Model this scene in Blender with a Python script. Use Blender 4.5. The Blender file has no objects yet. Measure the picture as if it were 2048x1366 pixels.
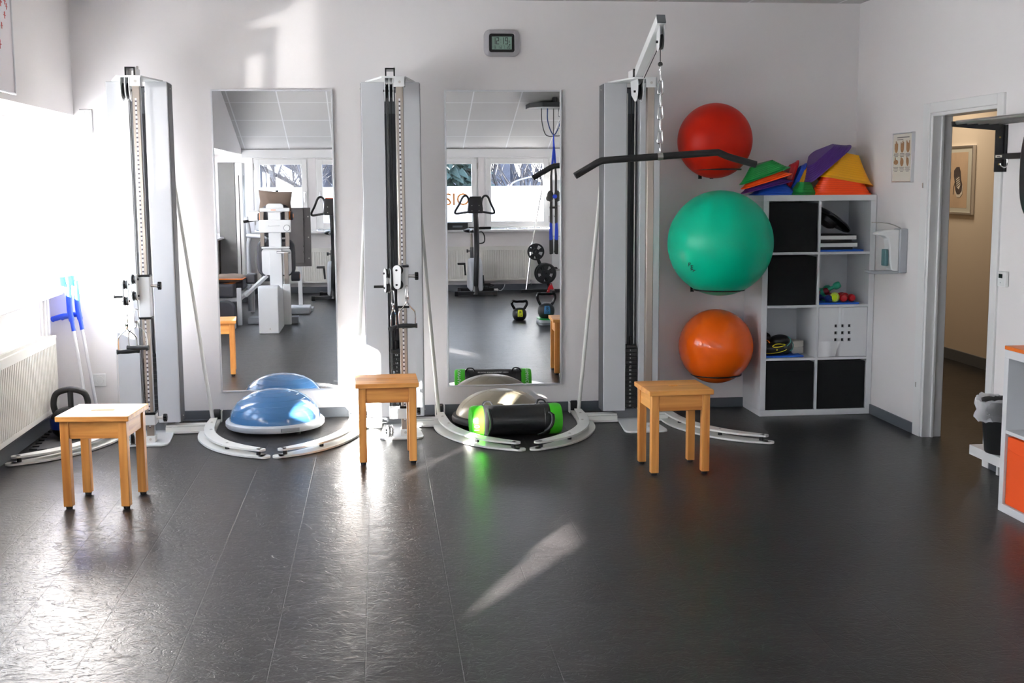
import bpy, bmesh, math, random
from mathutils import Vector, Matrix
random.seed(7)
C = bpy.context.scene.collection
SC = bpy.context.scene
PI = math.pi

# ------------------------------------------------------------------ camera
F_PX, PITCH, YAW, ROLL, CAM_D, CAM_H = 2455.9, -0.1266, 0.1074, -0.006, 8.2571, 1.546
cam = bpy.data.cameras.new('camera')
cam.sensor_fit = 'HORIZONTAL'; cam.sensor_width = 36.0
cam.lens = 36.0 * F_PX / 2048.0
cam.clip_start = 0.05; cam.clip_end = 500
co = bpy.data.objects.new('camera', cam); C.objects.link(co)
fw = Vector((math.sin(YAW)*math.cos(PITCH), math.cos(YAW)*math.cos(PITCH), math.sin(PITCH)))
rt = Vector((math.cos(YAW), -math.sin(YAW), 0)); up = rt.cross(fw)
r2 = rt*math.cos(ROLL) + up*math.sin(ROLL); u2 = -rt*math.sin(ROLL) + up*math.cos(ROLL)
M = Matrix((r2, u2, -fw)).transposed().to_4x4(); M.translation = (0, -CAM_D, CAM_H)
co.matrix_world = M
SC.camera = co

# ------------------------------------------------------------------ exposure, sky, sun
vs = SC.view_settings
SC.display_settings.display_device = 'sRGB'
vs.view_transform = 'Standard'; vs.look = 'None'; vs.gamma = 1.0; vs.use_curve_mapping = False
vs.exposure = 2.0
cy = SC.cycles
cy.max_bounces = 10; cy.diffuse_bounces = 5; cy.glossy_bounces = 6; cy.transmission_bounces = 8; cy.transparent_max_bounces = 16
cy.sample_clamp_indirect = 6.0; cy.caustics_refractive = False; cy.blur_glossy = 0.6
cy.use_denoising = True

SKY = 3.5
w = bpy.data.worlds.new('world'); SC.world = w; w.use_nodes = True
nt = w.node_tree; bgn = nt.nodes['Background']
tc = nt.nodes.new('ShaderNodeTexCoord'); sep = nt.nodes.new('ShaderNodeSeparateXYZ'); ramp = nt.nodes.new('ShaderNodeValToRGB')
nt.links.new(tc.outputs['Generated'], sep.inputs[0]); nt.links.new(sep.outputs['Z'], ramp.inputs[0])
ramp.color_ramp.elements[0].position = 0.0; ramp.color_ramp.elements[0].color = (0.93, 0.96, 1.0, 1)
ramp.color_ramp.elements[1].position = 0.7; ramp.color_ramp.elements[1].color = (0.55, 0.72, 1.0, 1)
nt.links.new(ramp.outputs[0], bgn.inputs['Color']); bgn.inputs['Strength'].default_value = SKY

def sun(name, d, strength, angle, col):
    l = bpy.data.lights.new(name, 'SUN'); l.energy = strength; l.angle = math.radians(angle); l.color = col
    o = bpy.data.objects.new(name, l); C.objects.link(o)
    o.rotation_euler = Vector(d).to_track_quat('-Z', 'Y').to_euler(); o.location = (-12, -14, 8)
    return o
sun('sun', (0.55, 1.0, -0.29), 50.0, 0.6, (1.0, 0.965, 0.91))
# second sun added from below, for light bounced up onto the upper wall
sun('sun_from_below', (1.0, 1.0, 0.50), 0.58, 2.2, (1.0, 0.97, 0.95))

def portal(name, loc, rot, sx, sy):
    l = bpy.data.lights.new(name, 'AREA'); l.shape = 'RECTANGLE'; l.size = sx; l.size_y = sy; l.cycles.is_portal = True
    o = bpy.data.objects.new(name, l); C.objects.link(o); o.location = loc; o.rotation_euler = rot
XW = -2.42                                   # plane of the left windows
YF = -9.9                                    # plane of the rear wall
LEFT_OPEN = [(-0.10, -2.16, 0.88, 1.95, 0), (-2.35, -3.60, 0.88, 1.95, 1), (-3.78, -4.90, 0.98, 1.85, 0), (-5.22, -5.42, 0.95, 1.71, 2),
             (-5.60, -6.10, 0.88, 1.95, 1), (-6.26, -6.48, 1.30, 1.95, 2), (-6.70, -8.20, 0.88, 1.95, 1), (-8.48, -9.16, 1.41, 1.74, 2), (-9.30, -9.80, 0.88, 1.95, 0)]   # last: 0 casement, 1 frosted, 2 plain pane; unseen ones laid out for sun patches and soft light
REAR_OPEN = [(-1.78, -0.99), (-0.89, -0.165), (-0.065, 0.655), (0.755, 1.47), (1.56, 2.53)]
for i, (a, b, z0, z1, kd) in enumerate(LEFT_OPEN):
    portal('portal_left', (XW-0.03, (a+b)/2, (z0+z1)/2), (0, -PI/2, 0), z1-z0, abs(b-a))
portal('portal_rear', (0.375, YF-0.08, 1.46), (PI/2, 0, 0), 4.4, 1.05)
# ceiling lamp of the corridor behind the doorway
l = bpy.data.lights.new('corridor_lamp_light', 'AREA'); l.shape = 'RECTANGLE'; l.size = 0.6; l.size_y = 0.6; l.energy = 4.3; l.color = (1.0, 0.85, 0.66)
o = bpy.data.objects.new('corridor_lamp_light', l); C.objects.link(o); o.location = (4.25, 1.9, 2.55)

# ------------------------------------------------------------------ materials
def lin(c):
    return tuple(((x/12.92) if x <= 0.04045 else ((x+0.055)/1.055)**2.4) for x in c)
def rgb(r, g, b): return lin((r/255, g/255, b/255)) + (1,)
MATS = {}
def mat(name, col, rough=0.5, metal=0.0, spec=0.5, coat=0.0, bump=0.0, bscale=60.0, var=0.0, vscale=6.0, sheen=0.0, alpha=None, trans=0.0):
    m = bpy.data.materials.new(name); m.use_nodes = True; MATS[name] = m
    n = m.node_tree; p = n.nodes['Principled BSDF']
    p.inputs['Base Color'].default_value = col; p.inputs['Roughness'].default_value = rough
    p.inputs['Metallic'].default_value = metal; p.inputs['Specular IOR Level'].default_value = spec
    p.inputs['Coat Weight'].default_value = coat; p.inputs['Coat Roughness'].default_value = 0.08
    p.inputs['Sheen Weight'].default_value = sheen
    if trans: p.inputs['Transmission Weight'].default_value = trans
    t = n.nodes.new('ShaderNodeTexCoord')
    if var:
        nz = n.nodes.new('ShaderNodeTexNoise'); nz.inputs['Scale'].default_value = vscale; nz.inputs['Detail'].default_value = 5
        n.links.new(t.outputs['Object'], nz.inputs['Vector'])
        mx = n.nodes.new('ShaderNodeMixRGB'); mx.inputs[1].default_value = tuple(c*(1-var) for c in col[:3])+(1,)
        mx.inputs[2].default_value = tuple(min(1, c*(1+var)) for c in col[:3])+(1,)
        n.links.new(nz.outputs['Fac'], mx.inputs[0]); n.links.new(mx.outputs[0], p.inputs['Base Color'])
    if bump:
        nb = n.nodes.new('ShaderNodeTexNoise'); nb.inputs['Scale'].default_value = bscale; nb.inputs['Detail'].default_value = 4
        n.links.new(t.outputs['Object'], nb.inputs['Vector'])
        b = n.nodes.new('ShaderNodeBump'); b.inputs['Strength'].default_value = bump; b.inputs['Distance'].default_value = 0.004
        n.links.new(nb.outputs['Fac'], b.inputs['Height']); n.links.new(b.outputs[0], p.inputs['Normal'])
    return m

wall_m = mat('white_wall_paint', (0.815, 0.79, 0.79, 1), 0.75, spec=0.25, bump=0.10, bscale=180)
ceil_m = mat('ceiling_tile', (0.76, 0.75, 0.74, 1), 0.8, spec=0.2)
trim_m = mat('white_trim', (0.80, 0.80, 0.80, 1), 0.35)
frame_m = mat('window_white', (0.82, 0.82, 0.81, 1), 0.3)
base_m = mat('grey_skirting', rgb(92, 97, 104), 0.5)
corr_m = mat('beige_wall', rgb(214, 200, 182), 0.7, spec=0.2)
marble_m = mat('marble_sill', (0.72, 0.72, 0.72, 1), 0.2, var=0.25, vscale=9)
white_m = mat('white_lacquer', (0.78, 0.79, 0.79, 1), 0.28)
cream_m = mat('cream_lacquer', (0.76, 0.76, 0.72, 1), 0.3)
panel_m = mat('tower_panel_white', (0.55, 0.56, 0.585, 1), 0.3, spec=0.35)
kallax_m = mat('shelf_white', (0.74, 0.75, 0.77, 1), 0.4)
dgrey_m = mat('dark_grey_plastic', rgb(70, 72, 77), 0.45)
mgrey_m = mat('mid_grey', rgb(120, 124, 130), 0.5)
black_m = mat('black_plastic', (0.012, 0.012, 0.013, 1), 0.42)
rubber_m = mat('black_rubber', (0.016, 0.016, 0.017, 1), 0.62, bump=0.2, bscale=300)
gloss_black_m = mat('glossy_black', (0.010, 0.010, 0.011, 1), 0.22)
iron_m = mat('black_iron', (0.014, 0.014, 0.015, 1), 0.4, bump=0.25, bscale=200)
chrome_m = mat('chrome', (0.80, 0.80, 0.80, 1), 0.12, metal=1.0)
steel_m = mat('brushed_steel', (0.62, 0.60, 0.57, 1), 0.32, metal=1.0)
alu_m = mat('aluminium', (0.46, 0.41, 0.36, 1), 0.36, metal=1.0)
alu_frame_m = mat('aluminium_frame', (0.72, 0.72, 0.74, 1), 0.35, metal=1.0)
mirror_m = mat('mirror_glass', (0.91, 0.91, 0.925, 1), 0.0, metal=1.0)
rad_m = mat('radiator_enamel', (0.78, 0.77, 0.72, 1), 0.3)
leather_m = mat('black_leather', (0.013, 0.013, 0.014, 1), 0.33, bump=0.35, bscale=45)
green_m = mat('bright_green_vinyl', rgb(62, 190, 28), 0.35, bump=0.15, bscale=60)
blue_dome_m = mat('blue_dome_rubber', rgb(58, 102, 146), 0.16, coat=0.25, spec=0.4)
taupe_m = mat('taupe_dome_rubber', rgb(138, 130, 112), 0.3)
lgrey_m = mat('light_grey_plastic', rgb(172, 176, 182), 0.4)
fabric_black_m = mat('black_box_fabric', (0.012, 0.012, 0.013, 1), 0.85, spec=0.2, bump=0.5, bscale=500, sheen=0.05)
orange_m = mat('orange_fabric', rgb(240, 84, 12), 0.7, bump=0.3, bscale=400)
orange_top_m = mat('orange_lacquer', rgb(226, 110, 18), 0.4)
blue_m = mat('crutch_blue', rgb(28, 72, 205), 0.35)
mat_blue_m = mat('foam_blue', rgb(22, 92, 198), 0.7, bump=0.4, bscale=120)
red_m = mat('red_plastic', rgb(190, 18, 28), 0.3)
purple_m = mat('purple_plastic', rgb(76, 34, 122), 0.45)
yellow_m = mat('yellow_plastic', rgb(238, 168, 0), 0.45)
orangep_m = mat('orange_plastic', rgb(255, 78, 4), 0.45)
greenp_m = mat('green_plastic', rgb(10, 140, 58), 0.4)
bluep_m = mat('blue_plastic', rgb(24, 84, 200), 0.4)
teal_m = mat('teal_vinyl', rgb(60, 190, 150), 0.35)
dred_m = mat('dark_red_vinyl', rgb(140, 14, 40), 0.35)
navy_m = mat('navy_vinyl', rgb(20, 44, 118), 0.35)
tennis_m = mat('tennis_felt', rgb(200, 232, 20), 0.85, bump=0.6, bscale=400, sheen=0.3)
ball_red_m = mat('ball_red', rgb(196, 30, 6), 0.45, spec=0.2, bump=0.05, bscale=30)
ball_orange_m = mat('ball_orange', (1.0, 0.14, 0.006, 1), 0.2, coat=0.35, spec=0.3)
ball_green_m = mat('ball_green', rgb(0, 186, 146), 0.32, spec=0.25)
brown_m = mat('brown_cloth', rgb(120, 104, 92), 0.8, bump=0.3, bscale=200)
upholstery_m = mat('dark_upholstery', rgb(66, 66, 72), 0.6, bump=0.1)
orange_trim_m = mat('orange_trim', rgb(235, 120, 20), 0.5)
beige_m = mat('beige_foam', rgb(205, 200, 190), 0.7)
paper_m = mat('paper', rgb(222, 216, 204), 0.8)
ink_m = mat('print_black', (0.02, 0.02, 0.022, 1), 0.7)
inkgrey_m = mat('print_grey', rgb(120, 116, 112), 0.7)
inkred_m = mat('print_red', rgb(214, 90, 90), 0.7)
inkwhite_m = mat('print_white', (0.8, 0.8, 0.8, 1), 0.6)
hand_m = mat('print_skin', rgb(168, 124, 84), 0.7, var=0.3, vscale=60)
lcd_m = mat('lcd_green', rgb(132, 160, 146), 0.35)
silver_m = mat('silver_plastic', rgb(176, 174, 178), 0.35, metal=0.35)
yellow_strap_m = mat('yellow_strap', rgb(222, 206, 40), 0.5)
teal_strap_m = mat('teal_strap', rgb(56, 150, 140), 0.5)
sling_m = mat('sling_webbing', rgb(70, 68, 66), 0.8)
sling_blue_m = mat('sling_blue', rgb(24, 62, 190), 0.7)
rope_blue_m = mat('rope_blue', rgb(36, 64, 120), 0.7)
lime_m = mat('lime_label', rgb(214, 224, 34), 0.5)
label_blue_m = mat('label_blue', rgb(46, 110, 160), 0.5)
grey_board_m = mat('grey_board', rgb(92, 88, 88), 0.55)
grey_fabric_m = mat('grey_panel_fabric', rgb(118, 118, 118), 0.7)
film_letter_m = mat('orange_letter', rgb(245, 150, 60), 0.6)
bark_m = mat('bark', (0.030, 0.027, 0.030, 1), 0.9)
conifer_m = mat('conifer_green', (0.012, 0.028, 0.024, 1), 0.9)
roof_m = mat('frosty_roof', (0.75, 0.78, 0.82, 1), 0.7)
house_m = mat('house_render', (0.05, 0.055, 0.07, 1), 0.9)
ground_m = mat('winter_ground', (0.08, 0.085, 0.07, 1), 0.95)
woods_m = mat('distant_woods', (0.050, 0.054, 0.072, 1), 0.95, var=0.5, vscale=1.2)
brass_m = mat('brass', rgb(190, 160, 90), 0.3, metal=1.0)

def wood(name, axis):
    m = bpy.data.materials.new(name); m.use_nodes = True
    n = m.node_tree; p = n.nodes['Principled BSDF']; p.inputs['Roughness'].default_value = 0.42
    t = n.nodes.new('ShaderNodeTexCoord'); mp = n.nodes.new('ShaderNodeMapping')
    s = [22, 22, 22]; s[axis] = 1.6; mp.inputs['Scale'].default_value = s
    n.links.new(t.outputs['Object'], mp.inputs[0])
    oi = n.nodes.new('ShaderNodeObjectInfo'); vm = n.nodes.new('ShaderNodeVectorMath'); vm.operation = 'ADD'
    sc = n.nodes.new('ShaderNodeMath'); sc.operation = 'MULTIPLY'; sc.inputs[1].default_value = 37
    n.links.new(oi.outputs['Random'], sc.inputs[0]); n.links.new(mp.outputs[0], vm.inputs[0]); n.links.new(sc.outputs[0], vm.inputs[1])
    nz = n.nodes.new('ShaderNodeTexNoise'); nz.inputs['Scale'].default_value = 1.0; nz.inputs['Detail'].default_value = 6; nz.inputs['Distortion'].default_value = 0.8
    n.links.new(vm.outputs[0], nz.inputs['Vector'])
    r = n.nodes.new('ShaderNodeValToRGB')
    r.color_ramp.elements[0].position = 0.3; r.color_ramp.elements[0].color = rgb(190, 116, 48)
    r.color_ramp.elements[1].position = 0.72; r.color_ramp.elements[1].color = rgb(238, 172, 92)
    n.links.new(nz.outputs['Fac'], r.inputs[0]); n.links.new(r.outputs[0], p.inputs['Base Color'])
    b = n.nodes.new('ShaderNodeBump'); b.inputs['Strength'].default_value = 0.08; b.inputs['Distance'].default_value = 0.002
    n.links.new(nz.outputs['Fac'], b.inputs['Height']); n.links.new(b.outputs[0], p.inputs['Normal'])
    return m
wood_x = wood('beech_along', 0); wood_y = wood('beech_across', 1); wood_z = wood('beech_upright', 2)

def glass_mat():
    m = bpy.data.materials.new('clear_pane'); m.use_nodes = True; n = m.node_tree; n.nodes.clear()
    o = n.nodes.new('ShaderNodeOutputMaterial'); a = n.nodes.new('ShaderNodeBsdfTransparent'); g = n.nodes.new('ShaderNodeBsdfGlossy')
    g.inputs['Roughness'].default_value = 0.0; mx = n.nodes.new('ShaderNodeMixShader'); f0 = n.nodes.new('ShaderNodeLayerWeight'); f0.inputs[0].default_value = 0.5
    f1 = n.nodes.new('ShaderNodeMath'); f1.operation = 'POWER'; f1.inputs[1].default_value = 4.0; n.links.new(f0.outputs['Facing'], f1.inputs[0])
    f = n.nodes.new('ShaderNodeMath'); f.operation = 'MULTIPLY_ADD'; f.inputs[1].default_value = 0.6; f.inputs[2].default_value = 0.04; n.links.new(f1.outputs[0], f.inputs[0])
    a.inputs[0].default_value = (0.97, 0.97, 0.97, 1)
    n.links.new(f.outputs[0], mx.inputs[0]); n.links.new(a.outputs[0], mx.inputs[1]); n.links.new(g.outputs[0], mx.inputs[2]); n.links.new(mx.outputs[0], o.inputs[0])
    return m
glass_m = glass_mat()
def film_mat():
    m = bpy.data.materials.new('frosted_film'); m.use_nodes = True; n = m.node_tree; n.nodes.clear()
    o = n.nodes.new('ShaderNodeOutputMaterial'); a = n.nodes.new('ShaderNodeBsdfTranslucent'); g = n.nodes.new('ShaderNodeBsdfDiffuse')
    mx = n.nodes.new('ShaderNodeMixShader'); mx.inputs[0].default_value = 0.25
    a.inputs[0].default_value = (0.92, 0.92, 0.92, 1); g.inputs[0].default_value = (0.9, 0.9, 0.9, 1)
    n.links.new(a.outputs[0], mx.inputs[1]); n.links.new(g.outputs[0], mx.inputs[2]); n.links.new(mx.outputs[0], o.inputs[0])
    return m
film_m = film_mat()
def liner_mat():
    m = bpy.data.materials.new('clear_bin_liner'); m.use_nodes = True; n = m.node_tree; n.nodes.clear()
    o = n.nodes.new('ShaderNodeOutputMaterial'); a = n.nodes.new('ShaderNodeBsdfTransparent'); g = n.nodes.new('ShaderNodeBsdfPrincipled')
    g.inputs['Base Color'].default_value = (0.75, 0.75, 0.78, 1); g.inputs['Roughness'].default_value = 0.2
    mx = n.nodes.new('ShaderNodeMixShader'); lw = n.nodes.new('ShaderNodeLayerWeight'); lw.inputs[0].default_value = 0.55
    ad = n.nodes.new('ShaderNodeMath'); ad.operation = 'ADD'; ad.inputs[1].default_value = 0.14; ad.use_clamp = True
    n.links.new(lw.outputs['Facing'], ad.inputs[0])
    n.links.new(ad.outputs[0], mx.inputs[0]); n.links.new(a.outputs[0], mx.inputs[1]); n.links.new(g.outputs[0], mx.inputs[2]); n.links.new(mx.outputs[0], o.inputs[0])
    return m
liner_m = liner_mat()

def floor_mat():
    m = bpy.data.materials.new('dark_slate_vinyl'); m.use_nodes = True; n = m.node_tree; p = n.nodes['Principled BSDF']
    L = n.links.new
    t = n.nodes.new('ShaderNodeTexCoord'); mp = n.nodes.new('ShaderNodeMapping'); mp.inputs['Rotation'].default_value = (0, 0, PI/2)
    mp.inputs['Location'].default_value = (0.12, 0.07, 0)
    L(t.outputs['Object'], mp.inputs[0])
    br = n.nodes.new('ShaderNodeTexBrick'); br.inputs['Scale'].default_value = 1.0
    br.inputs['Brick Width'].default_value = 0.62; br.inputs['Row Height'].default_value = 0.31; br.inputs['Mortar Size'].default_value = 0.0026
    br.inputs['Mortar Smooth'].default_value = 0.3; br.inputs['Bias'].default_value = 0.0
    br.inputs['Color1'].default_value = (0.0, 0.0, 0.0, 1); br.inputs['Color2'].default_value = (1, 1, 1, 1); br.inputs['Mortar'].default_value = (0.5, 0.5, 0.5, 1)
    L(mp.outputs[0], br.inputs['Vector'])
    m2 = n.nodes.new('ShaderNodeMapping'); m2.inputs['Scale'].default_value = (1.0, 2.6, 1); L(t.outputs['Object'], m2.inputs[0])
    big = n.nodes.new('ShaderNodeTexNoise'); big.inputs['Scale'].default_value = 3.0; big.inputs['Detail'].default_value = 9; big.inputs['Roughness'].default_value = 0.72; big.inputs['Distortion'].default_value = 0.35
    L(m2.outputs[0], big.inputs['Vector'])
    cr = n.nodes.new('ShaderNodeValToRGB'); cr.color_ramp.elements[0].position = 0.32; cr.color_ramp.elements[0].color = (0.0130, 0.0118, 0.0118, 1)
    cr.color_ramp.elements[1].position = 0.72; cr.color_ramp.elements[1].color = (0.036, 0.0325, 0.0325, 1)
    L(big.outputs['Fac'], cr.inputs[0])
    tint = n.nodes.new('ShaderNodeMixRGB'); tint.blend_type = 'MULTIPLY'; tint.inputs[0].default_value = 0.30
    L(cr.outputs[0], tint.inputs[1]); L(br.outputs['Color'], tint.inputs[2])
    mo = n.nodes.new('ShaderNodeMixRGB'); mo.inputs[2].default_value = (0.016, 0.015, 0.015, 1)
    L(br.outputs['Fac'], mo.inputs[0]); L(tint.outputs[0], mo.inputs[1]); L(mo.outputs[0], p.inputs['Base Color'])
    # slate relief
    m3 = n.nodes.new('ShaderNodeMapping'); m3.inputs['Scale'].default_value = (1.0, 1.5, 1); m3.inputs['Rotation'].default_value = (0, 0, 0.5); L(t.outputs['Object'], m3.inputs[0])
    sl = n.nodes.new('ShaderNodeTexNoise'); sl.inputs['Scale'].default_value = 36; sl.inputs['Detail'].default_value = 4; sl.inputs['Distortion'].default_value = 1.3; sl.inputs['Roughness'].default_value = 0.45
    L(m3.outputs[0], sl.inputs['Vector'])
    ck = n.nodes.new('ShaderNodeTexNoise'); ck.inputs['Scale'].default_value = 8; ck.inputs['Detail'].default_value = 6; ck.inputs['Distortion'].default_value = 1.6; ck.inputs['Roughness'].default_value = 0.55
    L(m3.outputs[0], ck.inputs['Vector'])
    def mth(op, a, b):
        q = n.nodes.new('ShaderNodeMath'); q.operation = op
        for k, v in enumerate((a, b)):
            if v is None: continue
            if isinstance(v, (int, float)): q.inputs[k].default_value = v
            else: L(v, q.inputs[k])
        return q.outputs[0]
    rd = mth('POWER', mth('SUBTRACT', 1.0, mth('ABSOLUTE', mth('SUBTRACT', mth('MULTIPLY', ck.outputs['Fac'], 2.0), 1.0), None)), 18.0)
    rd = mth('MULTIPLY', rd, mth('MULTIPLY', mth('MAXIMUM', mth('SUBTRACT', sl.outputs['Fac'], 0.40), 0.0), 5.0))
    hgt = mth('SUBTRACT', mth('MULTIPLY', sl.outputs['Fac'], 0.50), mth('MULTIPLY', rd, 0.36))
    hgt = mth('SUBTRACT', hgt, mth('MULTIPLY', br.outputs['Fac'], 0.40))
    bu = n.nodes.new('ShaderNodeBump'); bu.inputs['Strength'].default_value = 0.50; bu.inputs['Distance'].default_value = 0.0052
    L(hgt, bu.inputs['Height']); L(bu.outputs[0], p.inputs['Normal'])
    rr = n.nodes.new('ShaderNodeMapRange'); rr.inputs['To Min'].default_value = 0.27; rr.inputs['To Max'].default_value = 0.34
    L(big.outputs['Fac'], rr.inputs['Value']); L(rr.outputs[0], p.inputs['Roughness'])
    p.inputs['Specular IOR Level'].default_value = 0.30
    return m
floor_m = floor_mat()

def grid_mat():
    """ceiling tiles with white T bars, 0.625 m"""
    m = ceil_m; n = m.node_tree; p = n.nodes['Principled BSDF']; L = n.links.new
    t = n.nodes.new('ShaderNodeTexCoord'); br = n.nodes.new('ShaderNodeTexBrick'); br.offset = 0.0
    br.inputs['Scale'].default_value = 1.0; br.inputs['Brick Width'].default_value = 0.625; br.inputs['Row Height'].default_value = 0.625; br.inputs['Mortar Size'].default_value = 0.008
    br.inputs['Mortar Smooth'].default_value = 0.0
    br.inputs['Color1'].default_value = (0.56, 0.55, 0.54, 1); br.inputs['Color2'].default_value = (0.58, 0.57, 0.56, 1); br.inputs['Mortar'].default_value = (0.80, 0.80, 0.80, 1)
    L(t.outputs['Object'], br.inputs['Vector']); L(br.outputs['Color'], p.inputs['Base Color'])
    b = n.nodes.new('ShaderNodeBump'); b.inputs['Strength'].default_value = 0.35; b.inputs['Distance'].default_value = 0.01
    L(br.outputs['Fac'], b.inputs['Height']); L(b.outputs[0], p.inputs['Normal'])
grid_mat()

def scale_mat():
    """white pop-pin scale with a row of dark holes"""
    m = mat('pin_scale', (0.8, 0.8, 0.82, 1), 0.4); n = m.node_tree; p = n.nodes['Principled BSDF']; L = n.links.new
    t = n.nodes.new('ShaderNodeTexCoord'); s = n.nodes.new('ShaderNodeSeparateXYZ'); L(t.outputs['Object'], s.inputs[0])
    a = n.nodes.new('ShaderNodeMath'); a.operation = 'MULTIPLY'; a.inputs[1].default_value = 38; L(s.outputs['Z'], a.inputs[0])
    f = n.nodes.new('ShaderNodeMath'); f.operation = 'FRACT'; L(a.outputs[0], f.inputs[0])
    g = n.nodes.new('ShaderNodeMath'); g.operation = 'GREATER_THAN'; g.inputs[1].default_value = 0.62; L(f.outputs[0], g.inputs[0])
    x = n.nodes.new('ShaderNodeMixRGB'); x.inputs[1].default_value = (0.82, 0.82, 0.84, 1); x.inputs[2].default_value = (0.10, 0.09, 0.11, 1)
    L(g.outputs[0], x.inputs[0]); L(x.outputs[0], p.inputs['Base Color'])
    return m
scale_m = scale_mat()

# ------------------------------------------------------------------ mesh builder
class MB:
    def __init__(s): s.v = []; s.f = []; s.T = Matrix.Identity(4)
    def add(s, vs, fs):
        k = len(s.v); s.v += [tuple(s.T @ Vector(v)) for v in vs]; s.f += [tuple(i+k for i in f) for f in fs]; return s
    def box(s, x0, x1, y0, y1, z0, z1):
        return s.add([(x0,y0,z0),(x1,y0,z0),(x1,y1,z0),(x0,y1,z0),(x0,y0,z1),(x1,y0,z1),(x1,y1,z1),(x0,y1,z1)],
                     [(3,2,1,0),(4,5,6,7),(0,1,5,4),(1,2,6,5),(2,3,7,6),(3,0,4,7)])
    def prism(s, poly, a, b, axis='z'):
        n = len(poly)
        def P(p, h): return (p[0],p[1],h) if axis == 'z' else ((h,p[0],p[1]) if axis == 'x' else (p[0],h,p[1]))
        vs = [P(p,a) for p in poly] + [P(p,b) for p in poly]
        fs = [tuple(range(n))[::-1], tuple(range(n,2*n))] + [(i,(i+1)%n,n+(i+1)%n,n+i) for i in range(n)]
        return s.add(vs, fs)
    def strip(s, left, right, z0, z1):
        """plate between two polylines of equal length (plan view), thickness z0..z1"""
        n = len(left); vs = []
        for (a, b) in zip(left, right): vs += [(a[0],a[1],z0),(b[0],b[1],z0),(b[0],b[1],z1),(a[0],a[1],z1)]
        fs = [(0,1,2,3)[::-1], tuple(4*(n-1)+i for i in range(4))]
        for i in range(n-1):
            for j in range(4): fs.append((4*i+j, 4*i+(j+1)%4, 4*i+4+(j+1)%4, 4*i+4+j))
        return s.add(vs, fs)
    def ring(s, c, d, r, n, ref=None):
        d = Vector(d).normalized(); h = Vector((0,0,1)) if abs(d.z) < 0.95 else Vector((1,0,0))
        a = d.cross(h).normalized() if ref is None else (ref - d*ref.dot(d)).normalized(); b = d.cross(a)
        rx, ry = r if isinstance(r, tuple) else (r, r)
        return [Vector(c) + a*rx*math.cos(2*PI*i/n) + b*ry*math.sin(2*PI*i/n) for i in range(n)], a
    def tube(s, pts, r, n=10, closed=False, caps=True):
        pts = [Vector(p) for p in pts]; m = len(pts); vs = []; ref = None
        for i, p in enumerate(pts):
            if closed: d = pts[(i+1)%m] - pts[i-1]
            else: d = pts[min(i+1,m-1)] - pts[max(i-1,0)]
            if d.length < 1e-9: d = Vector((0,0,1))
            rr = r[i] if isinstance(r, list) else r
            rg, ref = s.ring(p, d, rr, n, ref); vs += rg
        fs = []
        for i in range(m if closed else m-1):
            for j in range(n): fs.append((i*n+j, i*n+(j+1)%n, ((i+1)%m)*n+(j+1)%n, ((i+1)%m)*n+j))
        if not closed and caps: fs += [tuple(range(n))[::-1], tuple((m-1)*n+j for j in range(n))]
        return s.add(vs, fs)
    def cyl(s, p0, p1, r0, r1=None, n=18): return s.tube([p0, p1], [r0, r0 if r1 is None else r1], n)
    def lathe(s, prof, c=(0,0,0), n=32, axis='z', arc=2*PI):
        vs = []; c = Vector(c); m = len(prof); full = abs(arc-2*PI) < 1e-6; k = n if full else n+1
        for i in range(k):
            a = arc*i/n; ca, sa = math.cos(a), math.sin(a)
            for (r, h) in prof:
                v = (r*ca, r*sa, h) if axis == 'z' else ((h, r*ca, r*sa) if axis == 'x' else (r*ca, h, r*sa))
                vs.append(c + Vector(v))
        fs = []
        for i in range(n):
            i2 = (i+1) % k
            for j in range(m-1): fs.append((i*m+j, i2*m+j, i2*m+j+1, i*m+j+1))
        return s.add(vs, fs)
    def sphere(s, c, r, nu=20, nv=12):
        rx, ry, rz = r if isinstance(r, tuple) else (r, r, r)
        prof = [(math.sin(PI*j/nv), -math.cos(PI*j/nv)) for j in range(nv+1)]
        k = len(s.v); T = s.T; s.T = T @ Matrix.Translation(c) @ Matrix.Diagonal((rx, ry, rz, 1)); s.lathe(prof, n=nu); s.T = T; return s
    def torus(s, c, R, r, axis='z', n=36, m=10):
        pts = []
        for i in range(n):
            a = 2*PI*i/n; ca, sa = R*math.cos(a), R*math.sin(a)
            pts.append(Vector(c) + Vector((ca,sa,0) if axis == 'z' else ((0,ca,sa) if axis == 'x' else (ca,0,sa))))
        return s.tube(pts, r, m, closed=True)
    def build(s, name, m, parent=None, bevel=0.0, seg=2, loc=None, rot=None, angle=38, merge=True):
        me = bpy.data.meshes.new(name); bm = bmesh.new(); vv = [bm.verts.new(v) for v in s.v]
        for f in s.f:
            try: bm.faces.new([vv[i] for i in f])
            except ValueError: pass
        if merge: bmesh.ops.remove_doubles(bm, verts=bm.verts, dist=1e-6)
        bmesh.ops.recalc_face_normals(bm, faces=bm.faces)
        bm.to_mesh(me); bm.free(); me.materials.append(m)
        me.shade_smooth(); me.set_sharp_from_angle(angle=math.radians(angle))
        o = bpy.data.objects.new(name, me); C.objects.link(o)
        if parent: o.parent = parent
        if loc: o.location = loc
        if rot: o.rotation_euler = rot
        if bevel:
            md = o.modifiers.new('bevel', 'BEVEL'); md.width = bevel; md.segments = seg; md.limit_method = 'ANGLE'; md.angle_limit = math.radians(40); md.harden_normals = False
        return o

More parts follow.
